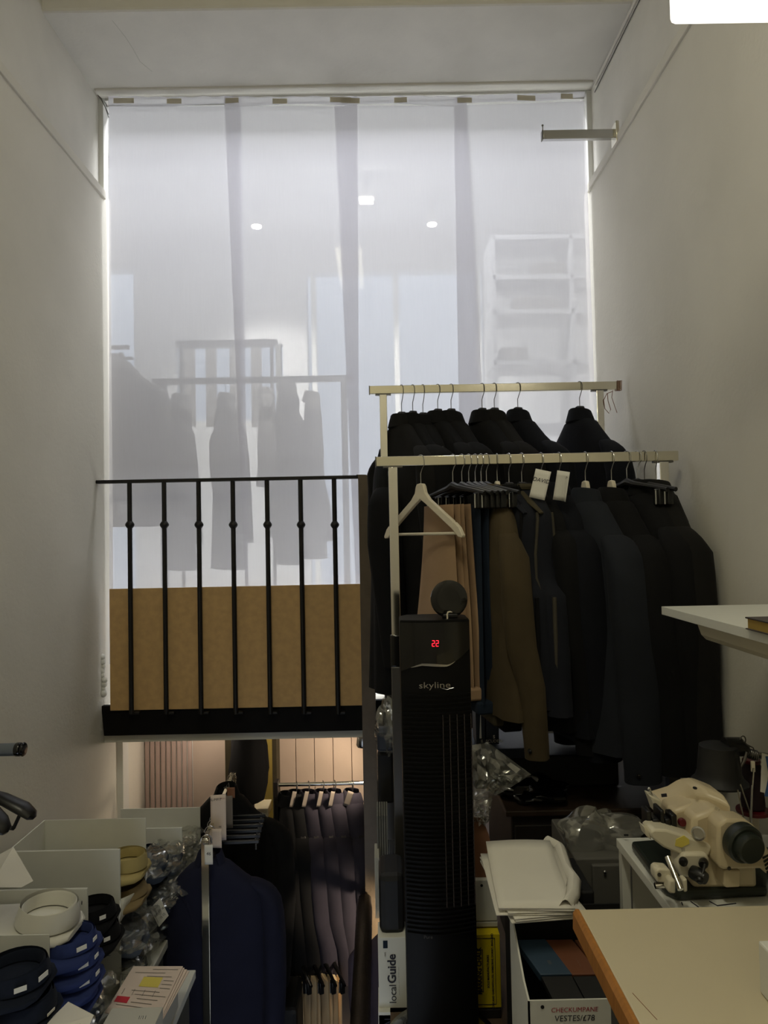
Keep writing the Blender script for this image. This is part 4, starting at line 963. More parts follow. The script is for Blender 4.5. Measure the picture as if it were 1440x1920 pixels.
for k, (px0, px1, m, lb, prt) in enumerate([(966, 1024, 'swatch_blue', 'dark blue pattern book leaning in the file box', '|||||'), (1022, 1074, 'swatch_brown', 'brown pattern book beside the blue one in the file box', '- --- --'), (1076, 1120, 'swatch_brown', 'second brown pattern book half under the table edge', None)]):
    tl, br_ = P(px0, 1768, 1.66), P(px1 + 14, 1842, 1.56)
    bk_ = thing('pattern_book', lb, 'book', ((tl.x + br_.x) / 2, 1.6, br_.z), 0, 'pattern books in the file box')
    ex = Vector((1, 0, 0)); w = P(px1, 1768, 1.66).x - tl.x - 0.002
    dn = Vector((0.02, -0.085, br_.z - tl.z)); L_ = dn.length; ey = -dn.normalized(); en = ex.cross(ey).normalized()
    MB().prism([(0, 0), (w, 0), (w + 0.018, -L_), (0.018, -L_)], tl, ex, ey, en, 0.02).build('cover', m, bk_, smooth=False, bevel=0.002)
    MB().prism([(0.02, -L_ - 0.001), (w + 0.016, -L_ - 0.001), (w + 0.016, -L_ - 0.06), (0.02, -L_ - 0.06)], tl, ex, ey, en, 0.012).build('pages', 'black_matte', bk_, smooth=False)
    if prt: text(prt, 0.008, 'tag_dim', tl + ex * (w * 0.62 + 0.008) - dn * -0.68 + en * -0.0115 if False else tl + ex * (w * 0.62 + 0.008) + dn * 0.68 + en * (0.0115 if en.y < 0 else -0.0115), -ey, ex, bk_, 'print')

# ------------------------------------------------------------------ tables on the right
zT = H - 0.69
tl_ = P(1073, 1705, 1.30); zT = tl_.z
tb = thing('work_table', 'cream laminate work table with oak edge at lower right', 'table', (0.7, 0.6, 0))
MB().box((tl_.x + 0.012, -0.1, zT - 0.028), (XR - 0.002, 1.30, zT)).build('table_top', 'laminate', tb, smooth=False, bevel=0.003)
MB().prism([(0, -0.034), (0.012, -0.034), (0.012, 0), (0.006, 0.001), (0.001, -0.006)], (tl_.x, 0.6, zT), X, Z, Yv, 1.40).build('oak_edge', 'oak_edge', tb, smooth=False)
for (x, y) in ((tl_.x + 0.06, 1.2), (XR - 0.06, 1.2), (tl_.x + 0.06, 0.0), (XR - 0.06, 0.0)):
    MB().box((x - 0.02, y - 0.02, 0), (x + 0.02, y + 0.02, zT - 0.028)).build('leg', 'steel_dark', tb, smooth=False)
def on_top(px, py, z):
    q = P(px, py, 1.2); f = (z - H) / (q.z - H); return Vector((q.x * f, q.y * f, z))
MB().tube([on_top(1186, 1862, zT + 0.0002), on_top(1208, 1886, zT + 0.0002), on_top(1232, 1912, zT + 0.0002)], 0.0006, 4).build('scratch', 'brown_card', tb)
# sewing table beyond
c0 = P(1155, 1571, 1.76); zT2 = c0.z
st = thing('sewing_table', 'white sewing machine table behind the work table', 'table', (0.8, 1.55, 0))
MB().box((c0.x, 1.305, zT2 - 0.022), (XR - 0.002, 1.76, zT2)).build('table_top', 'laminate_white', st, smooth=False, bevel=0.002)
MB().box((c0.x + 0.004, 1.735, 0), (c0.x + 0.024, 1.755, zT2 - 0.022)).build('leg', 'laminate_white', st, smooth=False)
MB().box((c0.x + 0.03, 1.74, 0.1), (XR - 0.02, 1.755, zT2 - 0.022)).build('back_panel', 'laminate_white', st, smooth=False)
MB().box((XR - 0.03, 1.31, 0), (XR - 0.01, 1.75, zT2 - 0.022)).build('side_panel', 'laminate_white', st, smooth=False)
for k in range(2): MB().cyl(P(1172 + 4 * k, 1567, 1.74) , P(1172 + 4 * k, 1567, 1.74) + Vector((0, 0, .003)), 0.003).build('screw', 'black_matte', st)
for pts in ([(1295, 1690), (1300, 1694), (1310, 1701)], [(1330, 1690), (1345, 1698), (1380, 1694)], [(1278, 1692), (1280, 1697)]):
    pp_ = []
    for px, py in pts:
        Y0 = 1.33; q = P(px, py, Y0); s = (zT2 + 0.001 - H) / (q.z - H); q = Vector((q.x * s, q.y * s, zT2 + 0.0012)); pp_.append(q)
    if max(p.y for p in pp_) < 1.74: tag(MB().tube(pp_, 0.0011, 5).build('thread_scrap', 'ink'), 'dark thread scrap on the sewing table edge, number' if False else ['forked dark thread scrap near the machine foot', 'wavy dark thread scrap right of the forked one', 'tiny dark thread scrap left of the forked one'][[1295, 1330, 1278].index(pts[0][0])], 'thread')

# ------------------------------------------------------------------ blindstitch sewing machine
sm = thing('sewing_machine', 'cream industrial blindstitch sewing machine on the white table', 'sewing machine', (P(1330, 1640, 1.5).x, 1.53, zT2))
def on_table(px, py):
    q = P(px, py, 1.5); s = (zT2 - H) / (q.z - H); return Vector((q.x * s, q.y * s, zT2))
bp = [on_table(1183, 1594), on_table(1236, 1590), on_table(1300, 1640), on_table(1440, 1640), on_table(1440, 1684), on_table(1270, 1692), on_table(1245, 1680)]
MB().prism([(p.x, p.y) for p in bp], (0, 0, zT2 + 0.012), X, Yv, Z, 0.022).build('base_plate', 'machine_green', sm, smooth=False, bevel=0.008)
YM = 1.45
def pr(pts, Y, D, nm, m, bev=0.006, par=None):
    q = [P(px, py, Y) for px, py in pts]
    return MB().prism([(p.x, p.z) for p in q], (0, Y + D / 2, 0), X, Z, Yv, D).build(nm, m, par or sm, smooth=True, bevel=bev, ang=30)
pr([(1300, 1532), (1345, 1515), (1395, 1545), (1418, 1565), (1422, 1668), (1300, 1668), (1296, 1600)], YM + 0.015, 0.12, 'main_body', 'machine_cream', 0.01)
pr([(1346, 1548), (1360, 1536), (1395, 1537), (1415, 1548), (1445, 1600), (1450, 1640), (1437, 1641), (1432, 1630), (1358, 1632), (1346, 1626)], YM - 0.03, 0.05, 'end_cover', 'machine_cream', 0.007)
pr([(1358, 1632), (1389, 1632), (1389, 1662), (1385, 1664), (1362, 1665), (1357, 1661)], YM - 0.02, 0.05, 'foot', 'machine_cream', 0.003)
# upper arm sweeping to the needle head
ua_ = [(1224, 1498, 1492, 1520), (1240, 1495, 1488, 1524), (1262, 1490, 1482, 1524), (1280, 1482, 1472, 1522), (1292, 1474, 1468, 1524), (1310, 1474, 1468, 1530), (1335, 1482, 1478, 1545), (1352, 1490, 1486, 1560)]
rings = []
for i, (px, t1, t0, bo) in enumerate(ua_):
    Yc = 1.62 - 0.10 * i / (len(ua_) - 1); d = 0.03 + 0.012 * i / 7
    a_, b_ = P(px, t0, Yc), P(px, bo, Yc - d)
    rings.append([Vector((a_.x, Yc + d, a_.z)), Vector((a_.x, Yc - d * 0.4, a_.z)), Vector((a_.x, Yc - d, a_.z - 0.012)), Vector((a_.x, Yc - d, b_.z)), Vector((a_.x, Yc + d, b_.z))])
MB().loft(rings).build('upper_arm', 'machine_cream', sm, bevel=0.005, ang=30)
pr([(1262, 1520), (1300, 1508), (1350, 1515), (1350, 1556), (1262, 1550)], YM + 0.06, 0.07, 'arm_side', 'machine_cream', 0.008)
pr([(1219, 1492), (1240, 1500), (1242, 1520), (1232, 1528), (1226, 1510)], YM + 0.09, 0.04, 'head_cap', 'machine_white', 0.004)
MB().lathe([(0.0045, 0), (0.0045, 0.0012)], P(1303, 1478, 1.51), 12, Vector((0, -0.3, 1))).build('oil_hole', 'black_matte', sm)
MB().tube([P(1225, 1498, YM + .1), P(1221, 1486, YM + .1), P(1218, 1480, YM + .1)], 0.0022, 7).sphere(P(1217, 1479, YM + .1), 0.004, 8, 6).build('thread_guide', 'steel', sm)
pr([(1240, 1489), (1250, 1488), (1251, 1494), (1241, 1495)], YM + 0.085, 0.002, 'badge', 'ink', 0)
# needle mechanism: dark clustered levers
nb = MB()
rnd = random.Random(21)
for (px, py, w, h) in [(1212, 1530, 10, 30), (1224, 1540, 14, 22), (1235, 1525, 8, 26), (1246, 1538, 12, 18), (1258, 1535, 12, 26), (1218, 1548, 20, 10)]:
    a_ = P(px, py, YM + 0.06); nb.cbox(a_, (w * 0.0011, 0.03 + rnd.uniform(0, 0.02), h * 0.0011))
nb.build('needle_mechanism', 'black_plastic', sm, bevel=0.003)
MB().lathe([(0.008, 0), (0.0085, 0.006), (0.007, 0.010)], P(1277, 1540, YM + 0.055), 14, Vector((0, -1, 0))).build('red_button', 'dark_red', sm)
# lower arm (work cylinder)
pr([(1219, 1560), (1226, 1555), (1250, 1556), (1300, 1572), (1337, 1588), (1330, 1606), (1275, 1603), (1245, 1590), (1222, 1572)], YM - 0.0, 0.05, 'work_arm', 'machine_white', 0.008)
pr([(1207, 1550), (1219, 1560), (1222, 1576), (1212, 1568)], YM + 0.01, 0.03, 'arm_tip', 'machine_white', 0.002)
pr([(1282, 1600), (1325, 1600), (1332, 1612), (1322, 1650), (1276, 1645), (1270, 1625)], YM - 0.01, 0.04, 'bracket', 'machine_white', 0.006)
MB().lathe([(0.013, 0.0), (0.014, 0.004), (0.011, 0.005), (0.011, 0.001)], P(1270 + 40, 1562, YM), 18, Vector((-0.6, -0.8, 0.1))).build('dial_ring', 'steel', sm)
pr([(1268, 1574), (1283, 1567), (1292, 1574), (1293, 1582), (1278, 1589), (1266, 1586)], YM - 0.0015, 0.002, 'yellow_sticker', 'yellow_label', 0)
text('||||', 0.0075, 'ink', P(1281, 1593, YM - 0.0025), X, Z, sm, 'label_print')
# hand wheel
MB().lathe([(0.035, 0), (0.038, 0.004), (0.038, 0.022), (0.034, 0.026), (0.029, 0.026), (0.028, 0.040), (0.025, 0.043), (0.001, 0.043)], P(1384, 1573, YM - 0.028), 32, Vector((0.18, -1, -0.12))).build('hand_wheel', 'machine_green', sm)
# control knobs
for px, py, r, l in [(1282, 1613, 0.0085, 0.012), (1320, 1615, 0.009, 0.016), (1297, 1634, 0.014, 0.03)]:
    MB().lathe([(r * 0.9, 0), (r, l * 0.2), (r, l * 0.75), (r * 0.8, l), (0.001, l)], P(px, py, YM - 0.012), 16, Vector((-0.5 if r < 0.01 else 0.55, -0.8, -0.1))).build('control_knob', 'black_plastic', sm)
MB().tube([P(1322, 1620, YM - .03), P(1318, 1635, YM - .035), P(1312, 1648, YM - .04)], 0.003, 8).sphere(P(1312, 1650, YM - .04), 0.008, 10, 6).build('crank_lever', 'black_plastic', sm)
# front swing bracket with shaft
MB().cyl(P(1252, 1607, YM), P(1276, 1668, YM - 0.05), 0.006, 12).build('swing_shaft', 'chrome', sm)
MB().cyl(P(1250, 1648, YM - 0.03), P(1258, 1662, YM - 0.05), 0.006, 10).cyl(P(1228, 1661, YM - .03), P(1258, 1657, YM - .03), 0.006, 12).build('cross_shaft', 'chrome', sm)
pr([(1229, 1632), (1236, 1628), (1256, 1630), (1262, 1645), (1258, 1658), (1232, 1655), (1229, 1645)], YM - 0.04, 0.03, 'clamp_block', 'machine_white', 0.004)
pr([(1255, 1650), (1267, 1650), (1268, 1676), (1258, 1677), (1252, 1672)], YM - 0.06, 0.025, 'clamp_arm', 'machine_white', 0.004)
pr([(1280, 1650), (1289, 1648), (1290, 1672), (1283, 1674)], YM - 0.05, 0.02, 'clamp_arm', 'machine_white', 0.003)
MB().lathe([(0.004, 0), (0.004, 0.001)], P(1236, 1640, YM - 0.042), 10, Vector((0, -1, 0))).build('screw', 'steel_dark', sm)
for k in range(5):
    pr([(1430 + k * 2, 1608 + k * 7), (1445, 1600 + k * 7), (1445, 1603 + k * 7), (1431 + k * 2, 1611 + k * 7)], YM - 0.032, 0.003, 'vent_slot', 'black_matte', 0)
MB().lathe([(0.0038, 0), (0.0038, 0.001)], P(1367, 1628, YM - 0.031), 10, Vector((0, -1, 0))).build('cover_screw', 'steel_dark', sm)
text('|||| ||', 0.006, 'ink_grey', P(1345, 1517, YM + 0.012), (1, 0, -0.55), (0.55, 0, 1), sm, 'label_print')
# small black motor at the right
cuboid('pedal_motor', 'black motor casing at right end of the sewing machine', 'motor', 'black_plastic', on_table(1426, 1652) + Vector((0, 0, .0)), on_table(1426, 1652) + Vector((0.09, 0.09, 0.035)), bevel=0.01)

# thread cone with red foot
tc = on_table(1418, 1600); tcx = P(1412, 1520, 1.66)
sp = thing('thread_cone', 'dark thread cone on a red spool foot behind the sewing machine', 'thread cone', (tcx.x, 1.66, zT2))
MB().cyl((tcx.x, 1.66, zT2), (tcx.x, 1.66, tcx.z), 0.012).build('stand', 'cream_wood', sp)
MB().lathe([(0.036, 0), (0.037, 0.004), (0.036, 0.008), (0.022, 0.010)], tcx - Vector((0, 0, .004)), 24).build('spool_foot', 'dark_red', sp)
MB().lathe([(0.026, 0.01), (0.026, 0.02), (0.020, 0.105), (0.018, 0.11)], tcx, 20).build('thread_body', 'thread', sp)
MB().lathe([(0.019, 0.11), (0.020, 0.113), (0.019, 0.118), (0.008, 0.119)], tcx, 20).build('spool_top', 'dark_red', sp)
MB().tube([P(1408, 1548, 1.6), P(1410, 1480, 1.6), P(1413, 1440, 1.6)], 0.0022, 7).build('guide_rod', 'steel', sp)
MB().box(P(1410, 1448, 1.6), P(1416, 1428, 1.6) + Vector((0, 0.006, 0))).build('guide_clip', 'cream_wood', sp, bevel=0.001)
# wire stand in front
MB().tube([P(1383, 1480, 1.55), P(1390, 1515, 1.55), P(1398, 1548, 1.55), P(1408, 1550, 1.55), P(1405, 1520, 1.55), P(1388, 1470, 1.55)], 0.0016, 6).build('wire_stand', 'steel', sp)

# black lamp on spring arm
YLp = 1.62
lc0, lc1 = P(1347, 1396, YLp), P(1349, 1468, YLp)
lp_ = thing('desk_lamp', 'black lamp with flared shade on sprung arm above the sewing machine', 'lamp', (lc1.x, YLp, lc1.z))
hL = lc0.z - lc1.z
MB().lathe([(0.060, 0.0), (0.061, 0.004), (0.052, 0.012), (0.047, hL * 0.3), (0.041, hL * 0.97), (0.036, hL), (0.001, hL + 0.001)], (lc1.x, YLp, lc1.z), 28).build('lamp_shade', 'black_matte', lp_)
MB().lathe([(0.026, -0.001), (0.026, 0.001)], (lc1.x + 0.008, YLp - 0.02, lc1.z - 0.002), 20).build('bulb', 'machine_white', lp_)
MB().tube([P(1360, 1402, YLp), P(1385, 1400, YLp), P(1398, 1408, YLp)], [0.024, 0.022, 0.014], 12).build('neck', 'black_plastic', lp_)
MB().tube([P(1395, 1411, YLp), P(1418, 1416, YLp), P(1450, 1420, YLp), P(1560, 1425, YLp)], 0.008, 10).build('arm', 'steel', lp_)
sp_ = []
for k in range(60):
    t = k / 59; p = P(1398, 1411, YLp).lerp(P(1420, 1417, YLp), t); sp_.append(p + Vector((0, 0.011 * math.cos(t * 40), 0.011 * math.sin(t * 40))))
MB().tube(sp_, 0.0015, 5).build('spring', 'steel_dark', lp_)
MB().tube([P(1400, 1410, YLp - .02), P(1396, 1425, YLp - .02), P(1389, 1438, YLp - .02), P(1383, 1449, YLp - .02)], [.003, .004, .003, .002], 7).build('wing_screw', 'steel_dark', lp_)
lo_ = [P(1393 + 5 * math.cos(a), 1387 + 7 * math.sin(a), YLp - .01) for a in [k * 2 * PI / 12 for k in range(20)]]
MB().tube(lo_ + [P(1400, 1396, YLp - .01), P(1412, 1402, YLp - .01), P(1414, 1408, YLp - .01)], 0.0016, 6).build('wire_loop', 'steel_dark', lp_)
pt = thing('tape_label', 'white paper label with blue tape hanging from the lamp arm', 'label', P(1432, 1410, YLp - 0.015))
MB().prism([(p.x, p.z) for p in (P(1422, 1408, YLp), P(1437, 1412, YLp), P(1433, 1446, YLp), P(1430, 1483, YLp), P(1419, 1480, YLp))], (0, YLp - 0.015, 0), X, Z, Yv, 0.001).build('paper', 'tag_paper', pt, smooth=False)
MB().prism([(p.x, p.z) for p in (P(1428, 1414, YLp), P(1446, 1414, YLp), P(1446, 1490, YLp), P(1426, 1488, YLp), P(1434, 1450, YLp))], (0, YLp - 0.0165, 0), X, Z, Yv, 0.001).build('blue_tape', 'blue_tape', pt, smooth=False)

# white carton at the lower right corner of the table
a = P(1421, 1765, 1.06)
wb = cuboid('white_carton', 'white carton standing on the work table at the right', 'box', 'card', Vector((a.x, 0.9, zT + 0.0005)), Vector((a.x + 0.12, 1.06, zT + 0.0005 + 0.075)))

# ------------------------------------------------------------------ wall shelf and book
c0 = P(1240, 1137, 1.87); zsh = c0.z
sh = thing('wall_shelf', 'white shelf on the right wall with a folded metal bracket', 'shelf', (XR - 0.15, 1.4, zsh - 0.06))
MB().box((c0.x, 0.6, zsh - 0.021), (XR - 0.001, 1.87, zsh)).build('board', 'laminate_white', sh, smooth=False, bevel=0.001)
MB().prism([(0.0, 0), (0.10, 0), (0.10, -0.055), (0.025, -0.05), (0.012, -0.036)], (c0.x + 0.035, 1.2, zsh - 0.021), X, Z, Yv, 1.1).build('support_rail', 'machine_white', sh, smooth=False, bevel=0.004)
MB().box((c0.x + 0.13, 0.7, zsh - 0.06), (XR - 0.001, 0.74, zsh - 0.021)).build('bracket', 'machine_white', sh, smooth=False)
q = P(1397, 1170, 1.42); bkx = q.x
bo = thing('book', 'dark leather book with gilt page edges lying on the wall shelf', 'book', (bkx + 0.08, 1.35, zsh))
MB().box((bkx, 1.18, zsh + 0.0005), (bkx + 0.16, 1.42, zsh + 0.003)).box((bkx, 1.18, zsh + 0.022), (bkx + 0.16, 1.42, zsh + 0.025)).box((bkx + 0.155, 1.18, zsh + .003), (bkx + 0.16, 1.42, zsh + .022)).build('cover', 'leather_book', bo, smooth=False, bevel=0.001)
MB().box((bkx + 0.003, 1.185, zsh + 0.003), (bkx + 0.154, 1.415, zsh + 0.022)).build('pages', 'gold_edge', bo, smooth=False)

# ------------------------------------------------------------------ wall lamp, ceiling light fixture
wl0 = P(1320, 51, 1.46); wl0.x = P(1320, 51, 1.30).x
wlp = thing('wall_lamp', 'glowing white box lamp at the upper right corner', 'lamp', (XR - 0.2, 1.36, wl0.z))
MB().box((wl0.x, 1.30, wl0.z), (XR - 0.02, 1.46, wl0.z + 0.14)).build('diffuser', 'lamp_white', wlp, bevel=0.015)
MB().box((XR - 0.02, 1.28, wl0.z - 0.01), (XR - 0.001, 1.48, wl0.z + 0.15)).build('wall_plate', 'white_paint', wlp, bevel=0.003)
cl = thing('ceiling_light', 'long ceiling light fitting above the landing', 'lamp', (-0.25, 0.1, ROOM_Z - 0.08))
_n = Vector((0, math.sin(0.35), -math.cos(0.35))); _u = Vector((0, math.cos(0.35), math.sin(0.35)))
sl2 = thing('ceiling_light', 'housing of the added shop fill light above the blind header', 'lamp', (-0.2, 4.05, H + 3.14))  # fixture made up to house the added shop fill
MB().obox(Vector((-0.2, 4.05, H + 3.12)) - _n * 0.04, (1.22, 0, 0), _u * 0.32, _n * 0.03).build('housing', 'white_paint', sl2, bevel=0.005)
for _x in (-1.1, 0.7): MB().cyl((_x, 4.05, H + 3.16), (_x, 4.05, H + 3.5), 0.01).build('suspension', 'steel', sl2)
MB().box((-0.40, -0.48, ROOM_Z - 0.07), (-0.10, 0.68, ROOM_Z)).build('housing', 'white_paint', cl, bevel=0.005)

# ------------------------------------------------------------------ left: shelf, shirt boxes, shirts
zBT = P(225, 1592, 2.48).z                    # top of the upper row of boxes
YS = [3.02, 2.75, 2.48, 2.21, 1.957, 1.70]
xbF = P(225, 1592, 2.48).x; xbB = XL + 0.05
HB = 0.245
zSh = zBT - 2 * HB - 0.006
sd = thing('side_cabinet', 'pale low cabinet along the left wall under the shirt boxes', 'cabinet', (-1.0, 2.3, ZLOW))
MB().box((XL + 0.002, 1.4, zSh - 0.03), (-0.70, 2.62, zSh)).build('top', 'card', sd, smooth=False, bevel=0.003)
MB().box((XL + 0.002, 2.62, zSh - 0.03), (-0.86, 3.35, zSh)).build('top', 'card', sd, smooth=False, bevel=0.003)
MB().box((XL + 0.01, 1.42, ZLOW), (-0.72, 2.60, zSh - 0.03)).build('carcass', 'grey_chest', sd, smooth=False)
MB().box((XL + 0.01, 2.60, ZLOW), (-0.88, 3.33, zSh - 0.03)).build('carcass', 'grey_chest', sd, smooth=False)
def shirt_box(label, y0, y1, z0, lip=0.07, xf=None, hb=HB):
    xf = xf or xbF
    o = thing('shirt_box', label, 'box', ((xbB + xf) / 2, (y0 + y1) / 2, z0), 0, 'open white card shirt boxes')
    t = 0.004
    MB().box((xbB, y0 + 0.001, z0), (xf, y0 + t, z0 + hb)).build('side_panel', 'card', o, smooth=False)
    MB().box((xbB, y1 - t, z0), (xf, y1 - 0.001, z0 + hb)).build('side_panel', 'card', o, smooth=False)
    MB().box((xbB, y0 + t, z0), (xbB + t, y1 - t, z0 + hb)).build('back_panel', 'card', o, smooth=False)
    MB().box((xbB + t, y0 + t, z0), (xf, y1 - t, z0 + t)).build('bottom', 'card', o, smooth=False)
    def lf(u, v): return Vector((xf + 0.035 * math.sin(PI * u) * v, y0 + t + (y1 - y0 - 2 * t) * u, z0 + t + lip * v * (1 - 0.25 * math.sin(PI * u))))
    MB().grid(lf, 10, 3).build('front_lip', 'card', o, solid=0.003)
    return o
nm = ['navy shirts', 'white and blue shirts', 'black shirts', 'khaki shirts']
for i, (ya, yb) in enumerate([(YS[5], YS[4]), (YS[4], YS[3]), (YS[3], YS[2]), (YS[2], YS[1])]):
    if i > 0: shirt_box('open white card box holding the ' + nm[i], ya, yb, zBT - HB)
    else: shirt_box('nearest open white card box holding the navy shirts', ya, yb, zBT - HB - 0.05, hb=HB - 0.05)
    shirt_box('lower white card box under the box of ' + nm[i], ya, yb, zBT - 2 * HB - 0.003 if i else zSh + 0.0005, hb=HB - 0.003 if i else HB - 0.055)
# cover card leaning in the black shirt box
cv = [P(-20, 1612, 2.40), P(25, 1588, 2.38), P(62, 1652, 2.28), P(40, 1664, 2.26), P(-20, 1664, 2.26)]
m = MB().add(cv + [p + Vector((0, 0.002, -0.001)) for p in cv], [(0, 1, 2, 3, 4), (9, 8, 7, 6, 5)] + [(i, (i + 1) % 5, 5 + (i + 1) % 5, 5 + i) for i in range(5)])
tag(m.build('card_sheet', 'paper', smooth=False), 'loose white card tucked in the box of black shirts', 'card')
# far boards
def board(label, px0, px1, py0, py1, Y, m='card'):
    a, b = P(px0, py1, Y), P(px1, py0, Y)
    return tag(MB().box((a.x, Y, a.z), (b.x, Y + 0.006, b.z)).build('card_board', m, smooth=False, bevel=0.001), label, 'board')
board('tall white card board standing behind the wrapped shirts', 229, 375, 1514, 1900, 3.22)
board('smaller white card board in front of the tall board', 262, 341, 1552, 1760, 2.98)

def shirt(label, c, m, tilt=-0.45, r=0.062, hgt=0.04, body=0.30, group=None, tags=(), wrapped=False, roll=0.0, rz=0.0, lab='tag_paper', thick=0.035):
    """folded shirt: collar ring at the local origin, the folded body behind it (-x)"""
    o = thing('folded_shirt', label, 'shirt', c, rz, group)
    T = Matrix.Rotation(-tilt, 4, 'Y')
    def tl(mb):
        mb.v = [T @ p for p in mb.v]; return mb
    rings_o, rings = [], []
    N = 28
    prof = [(1.0, 0.0), (0.97, hgt * 0.55), (0.93, hgt), (0.90, hgt + 0.002), (0.87, hgt * 0.9), (0.85, 0.004)]
    gap = lambda a: 0.006 * math.exp(-((a - PI) / 0.35) ** 2)
    for s_, z in prof:
        rings.append([Vector((r * 1.0 * s_ * math.cos(a), r * 1.0 * s_ * math.sin(a), z - 0.010 * (1 - math.cos(a)) * 0.5 * (z / hgt if hgt else 0))) for a in [2 * PI * k / N for k in range(N)]])
    tl(MB().loft(rings, cap=False)).build('collar', m, o, local=True, ang=60)
    # collar fall: points lying forward
    tl(MB().lathe([(r * 1.0, 0.0), (r * 1.10, -0.004), (r * 1.10, hgt * 0.2), (r * 0.99, hgt * 0.99)], (0, 0, 0), 26, cap=False)).build('collar_fall', m, o, local=True, ang=60)
    n = 14
    ri = []
    for x, w, t in [(r * 1.05, 0.06, thick * 0.2), (r * 0.8, 0.085, thick * 0.4), (0.0, 0.108, thick * 0.55), (-body * 0.5, 0.115, thick * 0.6), (-body * 0.97, 0.114, thick * 0.55), (-body, 0.108, thick * 0.3)]:
        sg = (0.8 * math.tan(tilt) * max(0, x + 0.02))
        ri.append([Vector((x, w * math.copysign(abs(math.cos(a)) ** 0.6, math.cos(a)), sg - thick * 0.62 + t * math.copysign(abs(math.sin(a)) ** 0.7, math.sin(a)))) for a in [2 * PI * k / 20 for k in range(20)]])
    MB().loft(ri).build('folded_body', m, o, local=True, ang=60)
    tl(MB().lathe([(r * 1.1, -0.002), (0.001, 0.0045)], (0, 0, 0), 20)).build('inner_yoke', m, o, local=True)
    for (ang, w, h, zz) in tags:
        d = Vector((math.cos(ang), math.sin(ang), 0)); tdir = Vector((-math.sin(ang), math.cos(ang), 0))
        cc = Vector((r * 1.11 * math.cos(ang), r * 1.13 * math.sin(ang), zz))
        tl(MB().obox(cc, tdir * w, d.normalized() * 0.0008, Vector((0, 0, h)))).build('size_tag', lab, o, local=True, smooth=False)
    if wrapped:
        rnd = random.Random(int(abs(c[0] * 1000)) + int(abs(c[2] * 777)))
        q = [rnd.uniform(0, 6) for _ in range(4)]
        def wf_(u, v):
            a = 2 * PI * u; x = r * 1.5 - (body * 0.5) * v
            w = 0.125 * (1 if v > 0.12 else 0.75 + 2 * v); h_ = (hgt + thick) * 0.62 * (1 if v > 0.1 else 0.6 + 4 * v)
            k = 1 + 0.10 * math.sin(7 * a + q[0] + 9 * v) + 0.07 * math.sin(12 * a + q[1] - 14 * v)
            return Vector((x + 0.01 * math.sin(6 * a + q[2]), w * k * math.cos(a), h_ * k * math.sin(a) + 0.004))
        MB().grid(wf_, 40, 14).build('plastic_wrap', 'plastic_film', o, local=True, ang=20)
    return o
def mid(i): return (YS[i] + YS[i + 1]) / 2
# white shirt on top of the blue pile
yq = mid(3) - 0.01
shirt('white folded shirt with upright collar on top of the blue shirts', P(90, 1722, yq), 'shirt_white', -0.12, 0.078, 0.048, 0.26, tags=((0.5, 0.004, 0.004, 0.03),), lab='ink')
for k, (px, py) in enumerate([(132, 1768), (135, 1800), (137, 1832), (132, 1864)]):
    shirt(['uppermost', 'second', 'third', 'lowest'][k] + ' royal blue folded shirt under the white shirt', P(px, py, yq - 0.02), 'shirt_blue', 0.02, 0.066, 0.03, 0.26, 'royal blue folded shirts', tags=((-0.75, 0.014, 0.006, 0.012), (-0.1, 0.010, 0.005, 0.014)) if k < 3 else ())
yq = mid(4)
for k, (px, py) in enumerate([(28, 1832), (40, 1890), (44, 1935)]):
    shirt(['upper', 'middle', 'bottom'][k] + ' dark navy folded shirt in the nearest box', P(px, py, yq), 'shirt_navy', 0.0, 0.076, 0.036, 0.24, 'dark navy folded shirts', tags=((-0.95, 0.014, 0.006, 0.012), (-0.25, 0.016, 0.006, 0.014)) if k == 0 else ((-0.2, 0.014, 0.003, 0.0),))
yq = mid(2)
for k, (px, py) in enumerate([(176, 1712), (184, 1752)]):
    shirt(['upper', 'lower'][k] + ' black folded shirt between the blue and khaki shirts', P(px, py, yq - 0.02), 'shirt_black', 0.0, 0.062, 0.032, 0.26, 'black folded shirts', tags=((-0.8, 0.010, 0.006, 0.012),))
yq = mid(1)
o = shirt('khaki folded shirt with round collar and blue label', P(240, 1620, yq - 0.02), 'shirt_khaki', -0.05, 0.062, 0.04, 0.28, 'khaki folded shirts')
MB().box((-0.012, -0.02, 0.005), (0.012, 0.008, 0.0065)).build('neck_label', 'shirt_slate', o, local=True, smooth=False)
MB().sphere((0.034, 0.026, 0.008), 0.005, 8, 6).build('neck_button', 'leather_book', o, local=True)
shirt('tan folded shirt with crumpled collar below the khaki shirt', P(243, 1675, yq - 0.02), 'shirt_tan', 0.15, 0.058, 0.034, 0.28, 'khaki folded shirts')
for k, (px, py, m) in enumerate([(240, 1742, 'shirt_grey'), (236, 1795, 'shirt_black')]):
    shirt(['blue grey shirt in clear plastic in the lower box under the khaki shirts', 'black shirt in clear plastic at the bottom of the lower box'][k], P(px, py, yq - 0.03), m, -0.5, 0.056, 0.03, 0.26, 'shirts in clear plastic', wrapped=True)
shirt('slate shirt in clear plastic in the lower box under the blue shirts', P(148, 1882, mid(3) + 0.04), 'shirt_slate', -0.5, 0.05, 0.026, 0.24, 'shirts in clear plastic', wrapped=True)
